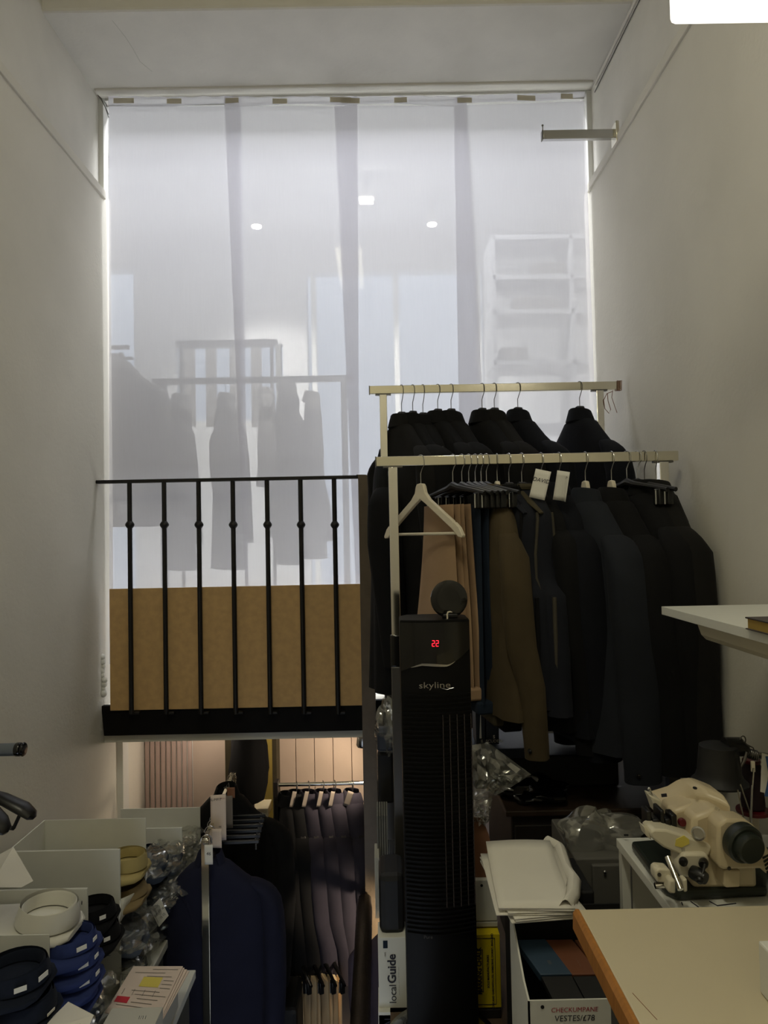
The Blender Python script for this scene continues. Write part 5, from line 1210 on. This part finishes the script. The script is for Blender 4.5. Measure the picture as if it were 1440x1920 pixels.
for k, (px, py, Y, m, lb) in enumerate([(285, 1612, 2.86, 'shirt_slate', 'slate shirt in clear plastic nearest the khaki collar'), (315, 1600, 2.98, 'shirt_grey', 'blue grey shirt in clear plastic before the smaller card board'), (330, 1650, 2.94, 'shirt_grey', 'pale blue shirt in clear plastic, second down before the boards'), (300, 1668, 2.88, 'shirt_slate', 'slate blue shirt in clear plastic above the handwritten card'),
        (352, 1612, 3.08, 'shirt_white', 'white shirt in clear plastic next to the chrome rack post'), (345, 1580, 3.14, 'shirt_white', 'white shirt in clear plastic topmost beside the tall board'), (282, 1735, 2.86, 'shirt_black', 'black shirt in clear plastic behind the handwritten card')]):
    shirt(lb, P(px, py, Y), m, -0.5, 0.056 if k < 4 else 0.046, 0.032, 0.22, 'shirts in clear plastic', wrapped=True, rz=0.05 * (k - 3))
tp = P(298, 1684, 2.74)
cd = thing('handwritten_card', 'pale card with handwriting hanging before the wrapped black shirt', 'card', tp)
q = [P(300, 1684, 2.74), P(316, 1717, 2.74), P(298, 1738, 2.74), P(281, 1704, 2.74)]
m = MB().add(q + [p + Vector((0, 0.0012, 0)) for p in q], [(0, 1, 2, 3), (7, 6, 5, 4)] + [(i, (i + 1) % 4, 4 + (i + 1) % 4, 4 + i) for i in range(4)])
m.build('card', 'tag_paper', cd, smooth=False)
exx = (q[0] - q[3]).normalized(); eyy = Vector((-exx.z, 0, exx.x)); eyy = eyy if eyy.z > 0 else -eyy
cq = sum(q, Vector()) / 4 + Vector((0, -0.001, 0))
for k, s in enumerate(('1 BLACK', 'SLIM FIT 16', '15 1/2')):
    text(s, 0.0125, 'ink', cq + eyy * (0.022 - 0.02 * k), exx, eyy, cd, 'handwriting', sx=0.8)

# papers on the cabinet top
zp0 = zSh
pw = P(255, 1813, 2.46); f0 = P(200, 1895, 2.17)
def pflat(px, py, z):
    q = P(px, py, 2.3); s = (z - H) / (q.z - H); return Vector((q.x * s, q.y * s, z))
ppz = P(300, 1815, 2.42).z
cuboid('paper_tray', 'cardboard box under the pile of printed papers', 'box', 'card_edge', Vector((pflat(205, 1890, ppz).x + .02, pflat(205, 1890, ppz).y, zSh + 0.0005)), Vector((pflat(345, 1815, ppz).x - 0.02, pflat(345, 1815, ppz).y, ppz - 0.014)))
for k in range(4):
    dx = [6, 10, 4, 0][k]; z = ppz - 0.012 + 0.004 * k
    a, b, c_, d_ = pflat(250 + dx, 1813 + 2 * (3 - k), z), pflat(343 + [12, 8, 3, 0][k], 1813 + [9, 6, 3, 0][k], z), pflat(300 + [4, 2, 0, -6][k], 1916, z), pflat(196 + dx, 1900, z)
    q = [a, b, c_, d_]
    o = thing('printed_paper', ['bottom', 'third', 'second', 'top'][k] + ' printed sheet of the paper pile beside the shirt boxes', 'paper', c_, 0, 'printed papers in the pile')
    MB().add(q + [p + Vector((0, 0, 0.0025)) for p in q], [(3, 2, 1, 0), (4, 5, 6, 7)] + [(i, (i + 1) % 4, 4 + (i + 1) % 4, 4 + i) for i in range(4)]).build('sheet', 'paper_pink', o, smooth=False)
    if k == 3:
        ex, ey = (b - a).normalized(), (a - d_).normalized(); up = Vector((0, 0, 0.003))
        def pt_(u, v): return (a * (1 - u) + b * u) * (1 - v) + (d_ * (1 - u) + c_ * u) * v + up
        def patch(nm_, m, u0, u1, v0, v1, dz=0.0004):
            q2 = [pt_(u0, v0), pt_(u1, v0), pt_(u1, v1), pt_(u0, v1)]
            MB().add([p + Vector((0, 0, dz)) for p in q2], [(3, 2, 1, 0)]).build(nm_, m, o, smooth=False)
        patch('yellow_note', 'yellow_label', 0.34, 0.72, 0.24, 0.44); patch('red_label', 'red_label', 0.05, 0.30, 0.66, 0.78)
        rnd = random.Random(2)
        for j in range(12):
            v = 0.07 + 0.075 * j; u0 = rnd.uniform(0.1, 0.45); u1 = rnd.uniform(0.7, 0.95)
            if 0.62 < v < 0.80: u0 = max(u0, 0.36)
            if 0.22 < v < 0.46: u0 = 0.76; u1 = 0.96
            patch('printed_line', 'ink_grey', u0, u1, v, v + 0.010)
        for j in range(4): patch('printed_line', 'ink_grey', 0.1 + 0.2 * j, 0.11 + 0.2 * j, 0.5, 0.62)
a = P(185, 1960, 2.05); b = P(285, 1888, 2.05)
gb = thing('grey_box', 'grey flat box with pen strokes below the paper pile', 'box', ((a.x + b.x) / 2, 2.1, zSh))
MB().box((a.x, 2.05, zSh + .0005), (b.x, 2.15, P(285, 1888, 2.15).z)).build('body', 'card_edge', gb, smooth=False, bevel=0.002)
text('1/11', 0.014, 'ink', P(266, 1908, 2.049), X, Z, gb, 'handwriting', shear=0.3)
a = P(75, 1950, 1.78)
q = [P(128, 1878, 1.9), P(176, 1903, 1.82), P(150, 1960, 1.74), P(70, 1935, 1.76)]
nt_ = thing('handwritten_note', 'white note with red handwriting at the lower left edge', 'note', q[3])
MB().add(q + [p - Vector((0, 0, 0.001)) for p in q], [(0, 1, 2, 3), (7, 6, 5, 4)] + [(i, (i + 1) % 4, 4 + (i + 1) % 4, 4 + i) for i in range(4)]).build('sheet', 'paper', nt_, smooth=False)
e1 = (q[0] - q[3]).normalized(); nn_ = (q[1] - q[3]).cross(q[0] - q[3]).normalized(); nn_ = nn_ if nn_.z > 0 else -nn_; e2 = nn_.cross(e1)
cq = sum(q, Vector()) / 4 + nn_ * 0.0015
text('HIGH', 0.016, 'ink_red', cq + e2 * 0.012 - e1 * .01, e1, e2, nt_, 'handwriting', shear=0.3); text('Blanche', 0.016, 'ink_red', cq - e2 * 0.006 - e1 * .0, e1, e2, nt_, 'handwriting', shear=0.3)
text('Coton', 0.013, 'ink_grey', cq - e2 * 0.028, e1, e2, nt_, 'handwriting', shear=0.3)

# wall rail at the left edge with black hangers
YT = 2.0; tr = P(40, 1405, YT)
wr_ = thing('wall_rail', 'grey tube rail with black end cap on the left wall', 'rail', (XL, YT, tr.z))
xe = P(30, 1405, YT).x
MB().cyl((XL + 0.001, YT, tr.z), (xe, YT, tr.z), 0.0175, 20).build('tube', 'grey_tube', wr_)
MB().lathe([(0.0178, 0), (0.019, 0.002), (0.019, 0.012), (0.0175, 0.014)], (xe, YT, tr.z), 24, X).build('end_cap', 'black_gloss', wr_)
MB().lathe([(0.008, 0.012), (0.008, 0.017), (0.019, 0.0175), (0.0195, 0.021), (0.017, 0.024), (0.001, 0.0245)], (xe, YT, tr.z), 24, X).build('end_disc', 'black_gloss', wr_)
def wide_hanger(label, pos, yaw, tip):
    o = thing('wide_hanger', label, 'hanger', pos, yaw, 'wide black hangers on the left wall rail')
    hook_mb(top=0.022, neck=-0.09, r=0.024, wire=0.002).build('hook', 'steel', o, local=True)
    for s in (-1, 1):
        MB().tube([(0, 0, -0.10), (s * 0.06, 0, -0.105), (s * 0.13, 0.006, -0.125), (s * 0.19, 0.012, -0.150), (s * 0.215, 0.016, -0.168), (s * 0.222, 0.018, -0.176)], [0.012, 0.016, 0.024, 0.028, 0.022, 0.008], 14, flat=0.55).build('shoulder_arm', 'black_plastic', o, local=True)
    MB().cyl((-0.17, 0, -0.20), (0.17, 0, -0.20), 0.006, 8).tube([(0.17, 0, -0.2), (0.185, 0.01, -0.16)], 0.005, 8).tube([(-0.17, 0, -0.2), (-0.185, 0.01, -0.16)], 0.005, 8).build('trouser_bar', 'black_plastic', o, local=True)
    return o
hx1 = P(58, 1490, YT - 0.12)
wide_hanger('nearer wide black hanger reaching into the left edge', Vector((P(-62, 1405, YT).x, YT, tr.z)), math.radians(-42), 0)
wide_hanger('further wide black hanger at the left edge, higher tip', Vector((P(-72, 1405, YT).x, YT, tr.z + 0.0)), math.radians(-14), 0)

# ------------------------------------------------------------------ lower left rack with suits
A_, B_ = P(385, 1580, 2.8), P(437, 1455, 3.57)
zl = A_.z
lr = thing('clothes_rack', 'narrow chrome rack in the stairwell beside the wrapped shirts', 'rack', (A_.x, 3.1, ZLOW))
A_ = Vector((A_.x, 2.8, zl)); B_ = Vector((B_.x, 3.57, zl))
dA = (B_ - A_).normalized()
MB().obox((A_ + B_) / 2, (B_ - A_) / 2, Vector((dA.y, -dA.x, 0)) * 0.009, (0, 0, 0.016)).build('rail', 'chrome_worn', lr, bevel=0.002)
for q in (A_, B_):
    MB().box((q.x - 0.015, q.y - 0.01, ZLOW + 0.04), (q.x + 0.015, q.y + 0.01, q.z + 0.014)).build('upright', 'chrome_worn', lr, bevel=0.002)
    MB().box((q.x - 0.10, q.y - 0.015, ZLOW + 0.01), (q.x + 0.24, q.y + 0.015, ZLOW + 0.04)).build('foot_bar', 'chrome', lr, bevel=0.002)
MB().lathe([(0.006, 0), (0.006, 0.003)], A_ + Vector((0, -0.011, 0)), 10, -Yv).build('bolt', 'steel', lr)
def atL(t, dz=0.018): return A_.lerp(B_, t) + Vector((0, 0, dz))
hanger('dark hanger in the navy suit jacket on the stairwell rack', atL(0.14), math.radians(8), 'dark', 'hangers on the stairwell rack', neck=-0.10)
jacket('suit_jacket', 'navy blue suit jacket facing front on the stairwell rack', atL(0.13, 0.0), math.radians(188), 'suit_navy', L=0.76, hw=0.225, sl=0.64, seed=80, slope=0.12, buttons=0, group='jackets on the stairwell rack')
_j = bpy.data.objects[-1] if False else None
jacket('suit_jacket', 'black suit jacket behind the navy one on the stairwell rack', atL(0.72, 0.10), math.radians(172), 'wool_black', L=0.8, hw=0.25, sl=0.66, seed=81, slope=0.14, group='jackets on the stairwell rack')
hanger('dark hanger in the black jacket at the stairwell rack end', atL(0.72), math.radians(-8), 'dark', 'hangers on the stairwell rack', neck=-0.03)
# row of black trouser clip bars
for k in range(6):
    t = 0.22 + 0.07 * k; p = atL(t); o = thing('trouser_bar_hanger', ORD[k] + ' black bar hanger of the row above the navy jacket, counted from the front', 'hanger', p, 0.05, 'black bar hangers on the stairwell rack')
    hook_mb(neck=-0.085, wire=0.0018).build('hook', 'steel', o, local=True)
    MB().box((-0.02, -0.006, -0.10), (0.19, 0.006, -0.085)).build('bar', 'black_plastic', o, local=True, bevel=0.003)
    MB().cyl((0.175, 0, -0.125), (0.175, 0, -0.08), 0.004, 8).build('clip', 'steel_dark', o, local=True)
paper_tag('small white tag reading 46 at the front of the stairwell rack', P(391, 1588, 2.78), 0.032, 0.075, 0.0, lines=[('46', 0.018, 0, 0.45, 'ink', 0.1)])
paper_tag('tall cream swing tag printed SLIM FIT on the stairwell rack', P(409, 1494, 2.95), 0.062, 0.185, 0.12, m='paper_pink', lines=[('SLIMFIT', 0.014, -0.16, 0.10, 'ink', 0.1), ('-----', 0.013, 0.3, 0.08, 'ink_red', 0.1), ('46', 0.012, 0.1, 0.7, 'ink_grey', 0)])
paper_tag('lower cream swing tag hanging below the SLIM FIT tag', P(404, 1558, 2.9), 0.05, 0.075, -0.1, m='paper_pink')
paper_tag('grey swing tag right of the SLIM FIT tag', P(427, 1496, 3.05), 0.04, 0.135, 0.1, m='tag_dim', lines=[('---', 0.012, 0, 0.3, 'ink_grey', 0)])
paper_tag('brown swing tag highest on the stairwell rack', P(433, 1480, 3.1), 0.034, 0.045, 0.0, m='brown_card')
for k, t in enumerate((0.03, 0.5, 0.6, 0.85, 0.95)):
    o = thing('hanger_hook', 'bare steel hanger hook, ' + ORD[k] + ' from the front on the stairwell rail', 'hook', atL(t), 0.2, 'bare hooks on the stairwell rack')
    hook_mb(neck=-0.05, wire=0.0018).build('wire', 'steel', o, local=True)
# black mannequin torso in the yellow passage
mt = P(470, 1440, 3.85)
mn = thing('dress_form', 'black draped dress form in the passage behind the stairwell rack', 'dress form', (mt.x, 3.85, ZLOW))
prof = [(P(470, 1505, 3.85).z, 0.06), (P(470, 1498, 3.85).z, 0.10), (P(470, 1470, 3.85).z, 0.125), (P(470, 1440, 3.85).z, 0.135), (P(470, 1400, 3.85).z, 0.12), (P(470, 1370, 3.85).z, 0.115)]
rings = [sup(r * 0.78, r * 0.6, 24, 2.0, mt.x - 0.01, 3.85, z, lambda a, z=z: 1 + 0.06 * math.sin(5 * a + z * 40) + 0.04 * math.sin(9 * a - z * 60)) for z, r in prof]
MB().loft(rings).build('draped_torso', 'wool_black', mn, ang=60)
MB().cyl((mt.x, 3.85, ZLOW + 0.03), (mt.x, 3.85, prof[0][0] + 0.01), 0.018).build('stand_pole', 'steel_dark', mn)
MB().lathe([(0.17, 0), (0.16, 0.02), (0.03, 0.035)], (mt.x, 3.85, ZLOW), 24).build('stand_base', 'black_plastic', mn)
yl = P(490, 1512, 3.98)
cuboid('small_ledge', 'cream wooden ledge below the dress form in the passage', 'ledge', 'cream_wood', Vector((P(462, 1525, 4.0).x, 3.96, P(462, 1528, 4.0).z)), Vector((P(505, 1525, 4.0).x, 4.1, P(462, 1512, 4.0).z)))
struct(MB().box((P(513, 1450, 3.9).x, 3.86, ZLOW), (P(521, 1450, 3.9).x, 3.98, pb1.z)).build('door_1', 'olive_dark', smooth=False))

# ------------------------------------------------------------------ lower rod with suits
YR = 3.66
r0, r1 = P(522, 1471, YR), P(760, 1466, YR); zr_ = (r0.z + r1.z) / 2
rd = thing('hanging_rail', 'steel hanging rail before the plank wall in the lower room', 'rail', (r0.x, YR, zr_))
MB().cyl((r0.x, YR, zr_), (r1.x + 0.25, YR, zr_), 0.0105, 14).build('rod', 'chrome', rd)
MB().box((r0.x - 0.02, YR - 0.03, zr_ - 0.5), (r0.x + 0.0, YR + 0.03, zr_ + 0.02)).build('side_post', 'dark_cabinet', rd, smooth=False)
low = [(556, -74, 'wool_black'), (579, -74, 'suit_purple'), (606, -74, 'suit_purple'), (628, -74, 'suit_purple'), (661, -76, 'suit_purple'), (706, -76, 'suit_purple')]
lowlab = ['leftmost and darkest', 'second', 'third', 'fourth', 'fifth, tagged', 'sixth, right of the corner post']
pxs = [558, 579, 606, 627, 661, 706]
for k, (px, yw, m) in enumerate(low):
    pos = Vector((P(px, 1466, YR).x, YR, zr_ + 0.0125)); yaw = math.radians(yw)
    hanger('dark hanger of the ' + ORD[k] + ' suit jacket on the lower rail', pos, yaw, 'dark', 'hangers on the lower rail', neck=-0.065, metal='steel_dark')
    jacket('suit_jacket', ('black' if k == 0 else 'dark purple navy') + ' suit jacket on the lower rail, ' + lowlab[k] + ' from left' if k < 4 else 'dark purple suit jacket on the lower rail, ' + lowlab[k], pos + Vector((0, 0, -0.006)), yaw, m, L=0.78, hw=0.215, sl=0.62, seed=90 + k, slope=0.15, buttons=3 if k in (1, 3) else 0, group='suit jackets on the lower rail', neck=-0.075, thick=0.8)
    if k < 5:
        paper_tag('swing tag on the ' + ORD[k] + ' suit jacket of the lower rail', P(px - 4, 1487, YR - 0.06), 0.03, 0.075, (0.9 if k < 4 else 0.1), m='tag_dim', roll=0.35, group='swing tags on the lower rail')  # white tags turned from the light, their shade put into the grey card
jacket('suit_jacket', 'extra black suit jacket at the far left of the lower rail', Vector((P(540, 1466, YR).x, YR, zr_ + 0.0)), math.radians(-76), 'wool_black', L=0.8, hw=0.215, sl=0.64, seed=99, slope=0.15, group='suit jackets on the lower rail', neck=-0.075, thick=0.7)
# cream trousers below
zt2 = P(590, 1822, 3.5).z
YR2 = 3.45
rod2 = MB().cyl((P(530, 1790, YR2).x, YR2, zt2 + 0.19), (P(700, 1790, YR2).x, YR2, zt2 + 0.19), 0.01)
tag(rod2.build('hanging_rail', 'steel_dark'), 'dark lower rail carrying the cream trousers', 'rail')
for k, px in enumerate((562, 584, 606, 622)):
    pos = Vector((P(px, 1800, YR2).x, YR2, zt2 + 0.202))
    clip_hanger('black clip hanger of the ' + ORD[k] + ' cream trousers in the lower room', pos, math.radians(-66), 'clip hangers of the cream trousers')
    trousers(ORD[k] + ' pair of cream trousers from the left under the suits', pos, math.radians(-66), 'cream_cloth', L=0.7, w0=0.19, w1=0.26, group='cream trousers under the suits', seed=70 + k, dz=-0.165)
jacket('suit_jacket', 'mauve grey suit jacket low behind the stair handrail', P(738, 1740, 3.0) + Vector((0, 0, 0.08)), math.radians(-52), 'suit_mauve', L=0.76, hw=0.215, sl=0.64, seed=111, slope=0.13)
cuboid('bench', 'black bench seat below the navy suit jacket', 'bench', 'black_matte', Vector((P(470, 1900, 3.2).x, 3.15, ZLOW)), Vector((P(560, 1900, 3.2).x, 3.4, P(520, 1880, 3.2).z)), bevel=0.02)
# lower room lamp
lz = pb1.z - 0.10
lm = P(681, 1400, 3.56)
ll = thing('downlight', 'small warm downlight under the slab of the lower room', 'lamp', lm)
MB().lathe([(0.03, 0), (0.035, 0.01), (0.03, 0.05)], lm, 18).build('housing', 'steel', ll)
d = bpy.data.lights.new('downlight_glow', 'SPOT'); d.energy = 10; d.spot_size = 2.1; d.spot_blend = 0.7; d.color = (1, 0.80, 0.58); d.shadow_soft_size = 0.03
l = bpy.data.objects.new('downlight_glow', d); COL.objects.link(l); l.location = lm + Vector((0, -0.0, -0.05)); l.rotation_euler = (1.05, 0, 0.8)
gm = Vector((-0.98, 3.78, pb1.z - 0.062)); gl = thing('downlight', 'added fill lamp under the slab near the grooved boards', 'lamp', gm)  # made-up lamp, added to brighten the grooved boards
MB().lathe([(0.03, 0), (0.035, 0.004), (0.03, 0.012)], gm, 18).build('housing', 'steel', gl)
d = bpy.data.lights.new('board_fill', 'POINT'); d.energy = 1.5; d.color = (1, 0.84, 0.68); d.shadow_soft_size = 0.03
l = bpy.data.objects.new('board_fill', d); COL.objects.link(l); l.location = gm + Vector((0, 0, -0.04))
um = Vector((0.14, 3.10, -0.30)); ul = thing('downlight', 'added fill lamp hidden under the upper floor edge', 'lamp', um)  # unseen lamp, added so light falls on the sleeves and trousers
MB().lathe([(0.03, 0), (0.035, 0.01), (0.03, 0.07), (0.008, 0.075), (0.008, 0.18)], um, 18).build('housing', 'steel', ul)
d = bpy.data.lights.new('suit_fill', 'SPOT'); d.energy = 17; d.spot_size = 1.7; d.spot_blend = 0.8; d.color = (1, 0.80, 0.56); d.shadow_soft_size = 0.04
l = bpy.data.objects.new('suit_fill', d); COL.objects.link(l); l.location = um + Vector((0, 0, -0.05)); l.rotation_euler = Vector((-0.45, 0.40, -0.12)).to_track_quat('-Z', 'Y').to_euler()
pm = Vector((mt.x + 0.02, 4.75, lz)); pl_ = thing('downlight', 'added warm fill lamp inside the yellow passage', 'lamp', pm)  # lamp added to brighten the dark passage
MB().lathe([(0.03, 0), (0.035, 0.01), (0.03, 0.05)], pm, 18).build('housing', 'steel', pl_)
d = bpy.data.lights.new('passage_fill', 'POINT'); d.energy = 3.5; d.color = (1, 0.86, 0.62); d.shadow_soft_size = 0.03
l = bpy.data.objects.new('passage_fill', d); COL.objects.link(l); l.location = pm + Vector((0, 0, -0.05))

# ------------------------------------------------------------------ the shop's coats seen as silhouettes through the blind
YQ = 4.15
q0, q1 = P(285, 714, YQ), P(662, 712, YQ); zq = (q0.z + q1.z) / 2
sr = thing('clothes_rack', 'shop clothes rack seen through the left half of the blind', 'rack', ((q0.x + q1.x) / 2, YQ, ZSHOP))
MB().box((q0.x, YQ - 0.012, zq - 0.018), (q1.x, YQ + 0.012, zq + 0.018)).build('rail', 'steel_dark', sr)
for px in (308, 648):
    x = P(px, 900, YQ).x; MB().box((x - 0.018, YQ - 0.018, ZSHOP), (x + 0.018, YQ + 0.018, zq - 0.018)).build('upright', 'steel_dark', sr)
GS = 'coats on the shop rack behind the blind'
for k, (px, yw, L, hw, m, lb, nk) in enumerate([(338, -60, 1.0, 0.13, 'coat_grey_dark', 'leftmost long coat silhouette on the shop rack', -0.13), (424, -56, 1.0, 0.16, 'coat_grey_dark', 'broad coat silhouette second from left on the shop rack', -0.13), (500, -84, 0.55, 0.10, 'coat_pale', 'narrow pale garment silhouette in the middle of the shop rack', -0.10), (538, -64, 1.05, 0.13, 'coat_grey_dark', 'pointed long coat silhouette right of the shop rack middle', -0.06), (585, -82, 0.95, 0.09, 'coat_grey', 'rightmost slim coat silhouette on the shop rack', -0.13)]):
    pos = Vector((P(px, 712, YQ).x, YQ, zq + 0.02))
    hanger('hanger in the ' + lb.split(' silhouette')[0], pos, math.radians(yw + 180), 'dark', 'hangers on the shop rack', neck=nk + 0.02, sc=(0.6, 1.2))
    jacket('long_coat', lb, pos, math.radians(yw), m, 'coat', L=L, hw=hw, sl=0.66, group=GS, seed=120 + k, slope=0.16, neck=nk, thick=0.7, sw=0.75)
pos = P(215, 655, 3.95)
jacket('long_coat', 'dark coat silhouette cut by the left edge of the blind', pos, math.radians(-165), 'coat_grey_dark', 'coat', L=0.95, hw=0.235, sl=0.66, group=GS, seed=130, slope=0.15, neck=-0.05)
o = thing('clothes_rack', 'short shop rail high at the left edge behind the blind', 'rack', (pos.x, 3.95, pos.z))
MB().box(pos + Vector((-0.25, -0.012, 0.0)), pos + Vector((0.08, 0.012, 0.02))).build('rail', 'steel_dark', o); MB().box(pos + Vector((-0.25, -0.012, -0.06)), pos + Vector((0.1, 0.012, -0.045))).build('rail', 'steel_dark', o)
# display unit and boxes seen at right through the blind
ds = thing('display_unit', 'pale shop shelving unit dimly seen through the rightmost panel', 'shelving', (P(1000, 700, 4.6).x, 4.7, ZSHOP))
for py in (445, 520, 585, 680, 800):
    a, b = P(925, py, 4.6), P(1075, py, 4.6); MB().box((a.x, 4.6, a.z - 0.015), (b.x + .3, 4.95, a.z + 0.015)).build('shelf', 'shop_unit', ds)
for px in (928, 1075):
    x = P(px, 600, 4.6).x; MB().box((x - 0.012, 4.6, ZSHOP), (x + 0.012, 4.95, P(px, 440, 4.6).z)).build('side', 'shop_unit', ds)
for k, (p0, p1, y0, y1) in enumerate([(965, 1050, 555, 583), (1000, 1060, 490, 518), (940, 990, 650, 678)]):
    a, b = P(p0, y1, 4.62), P(p1, y0, 4.62)
    cuboid('shop_box', ['grey box on the middle shelf of the shop unit', 'small box on the upper shelf of the shop unit', 'box low at the left of the shop unit'][k], 'box', 'coat_grey', a, b + Vector((0, 0.15, 0)))
a, b = P(330, 652, 5.4), P(520, 636, 5.4)
o = thing('display_rail', 'second shop rail with hanging panels above the coats behind blind', 'rail', (a.x, 5.4, a.z))
MB().box((a.x, 5.39, a.z), (b.x, 5.42, b.z)).build('rail', 'steel_dark', o)
for px in (345, 385, 430, 470):
    p = P(px, 652, 5.4); q = P(px + 22, 800, 5.4); MB().box((p.x, 5.4, q.z), (q.x, 5.41, p.z)).build('hanging_panel', 'coat_pale', o, smooth=False)
for px in (340, 510):
    x = P(px, 700, 5.4).x; MB().box((x - .012, 5.392, ZSHOP), (x + .012, 5.418, a.z)).build('upright', 'steel_dark', o)
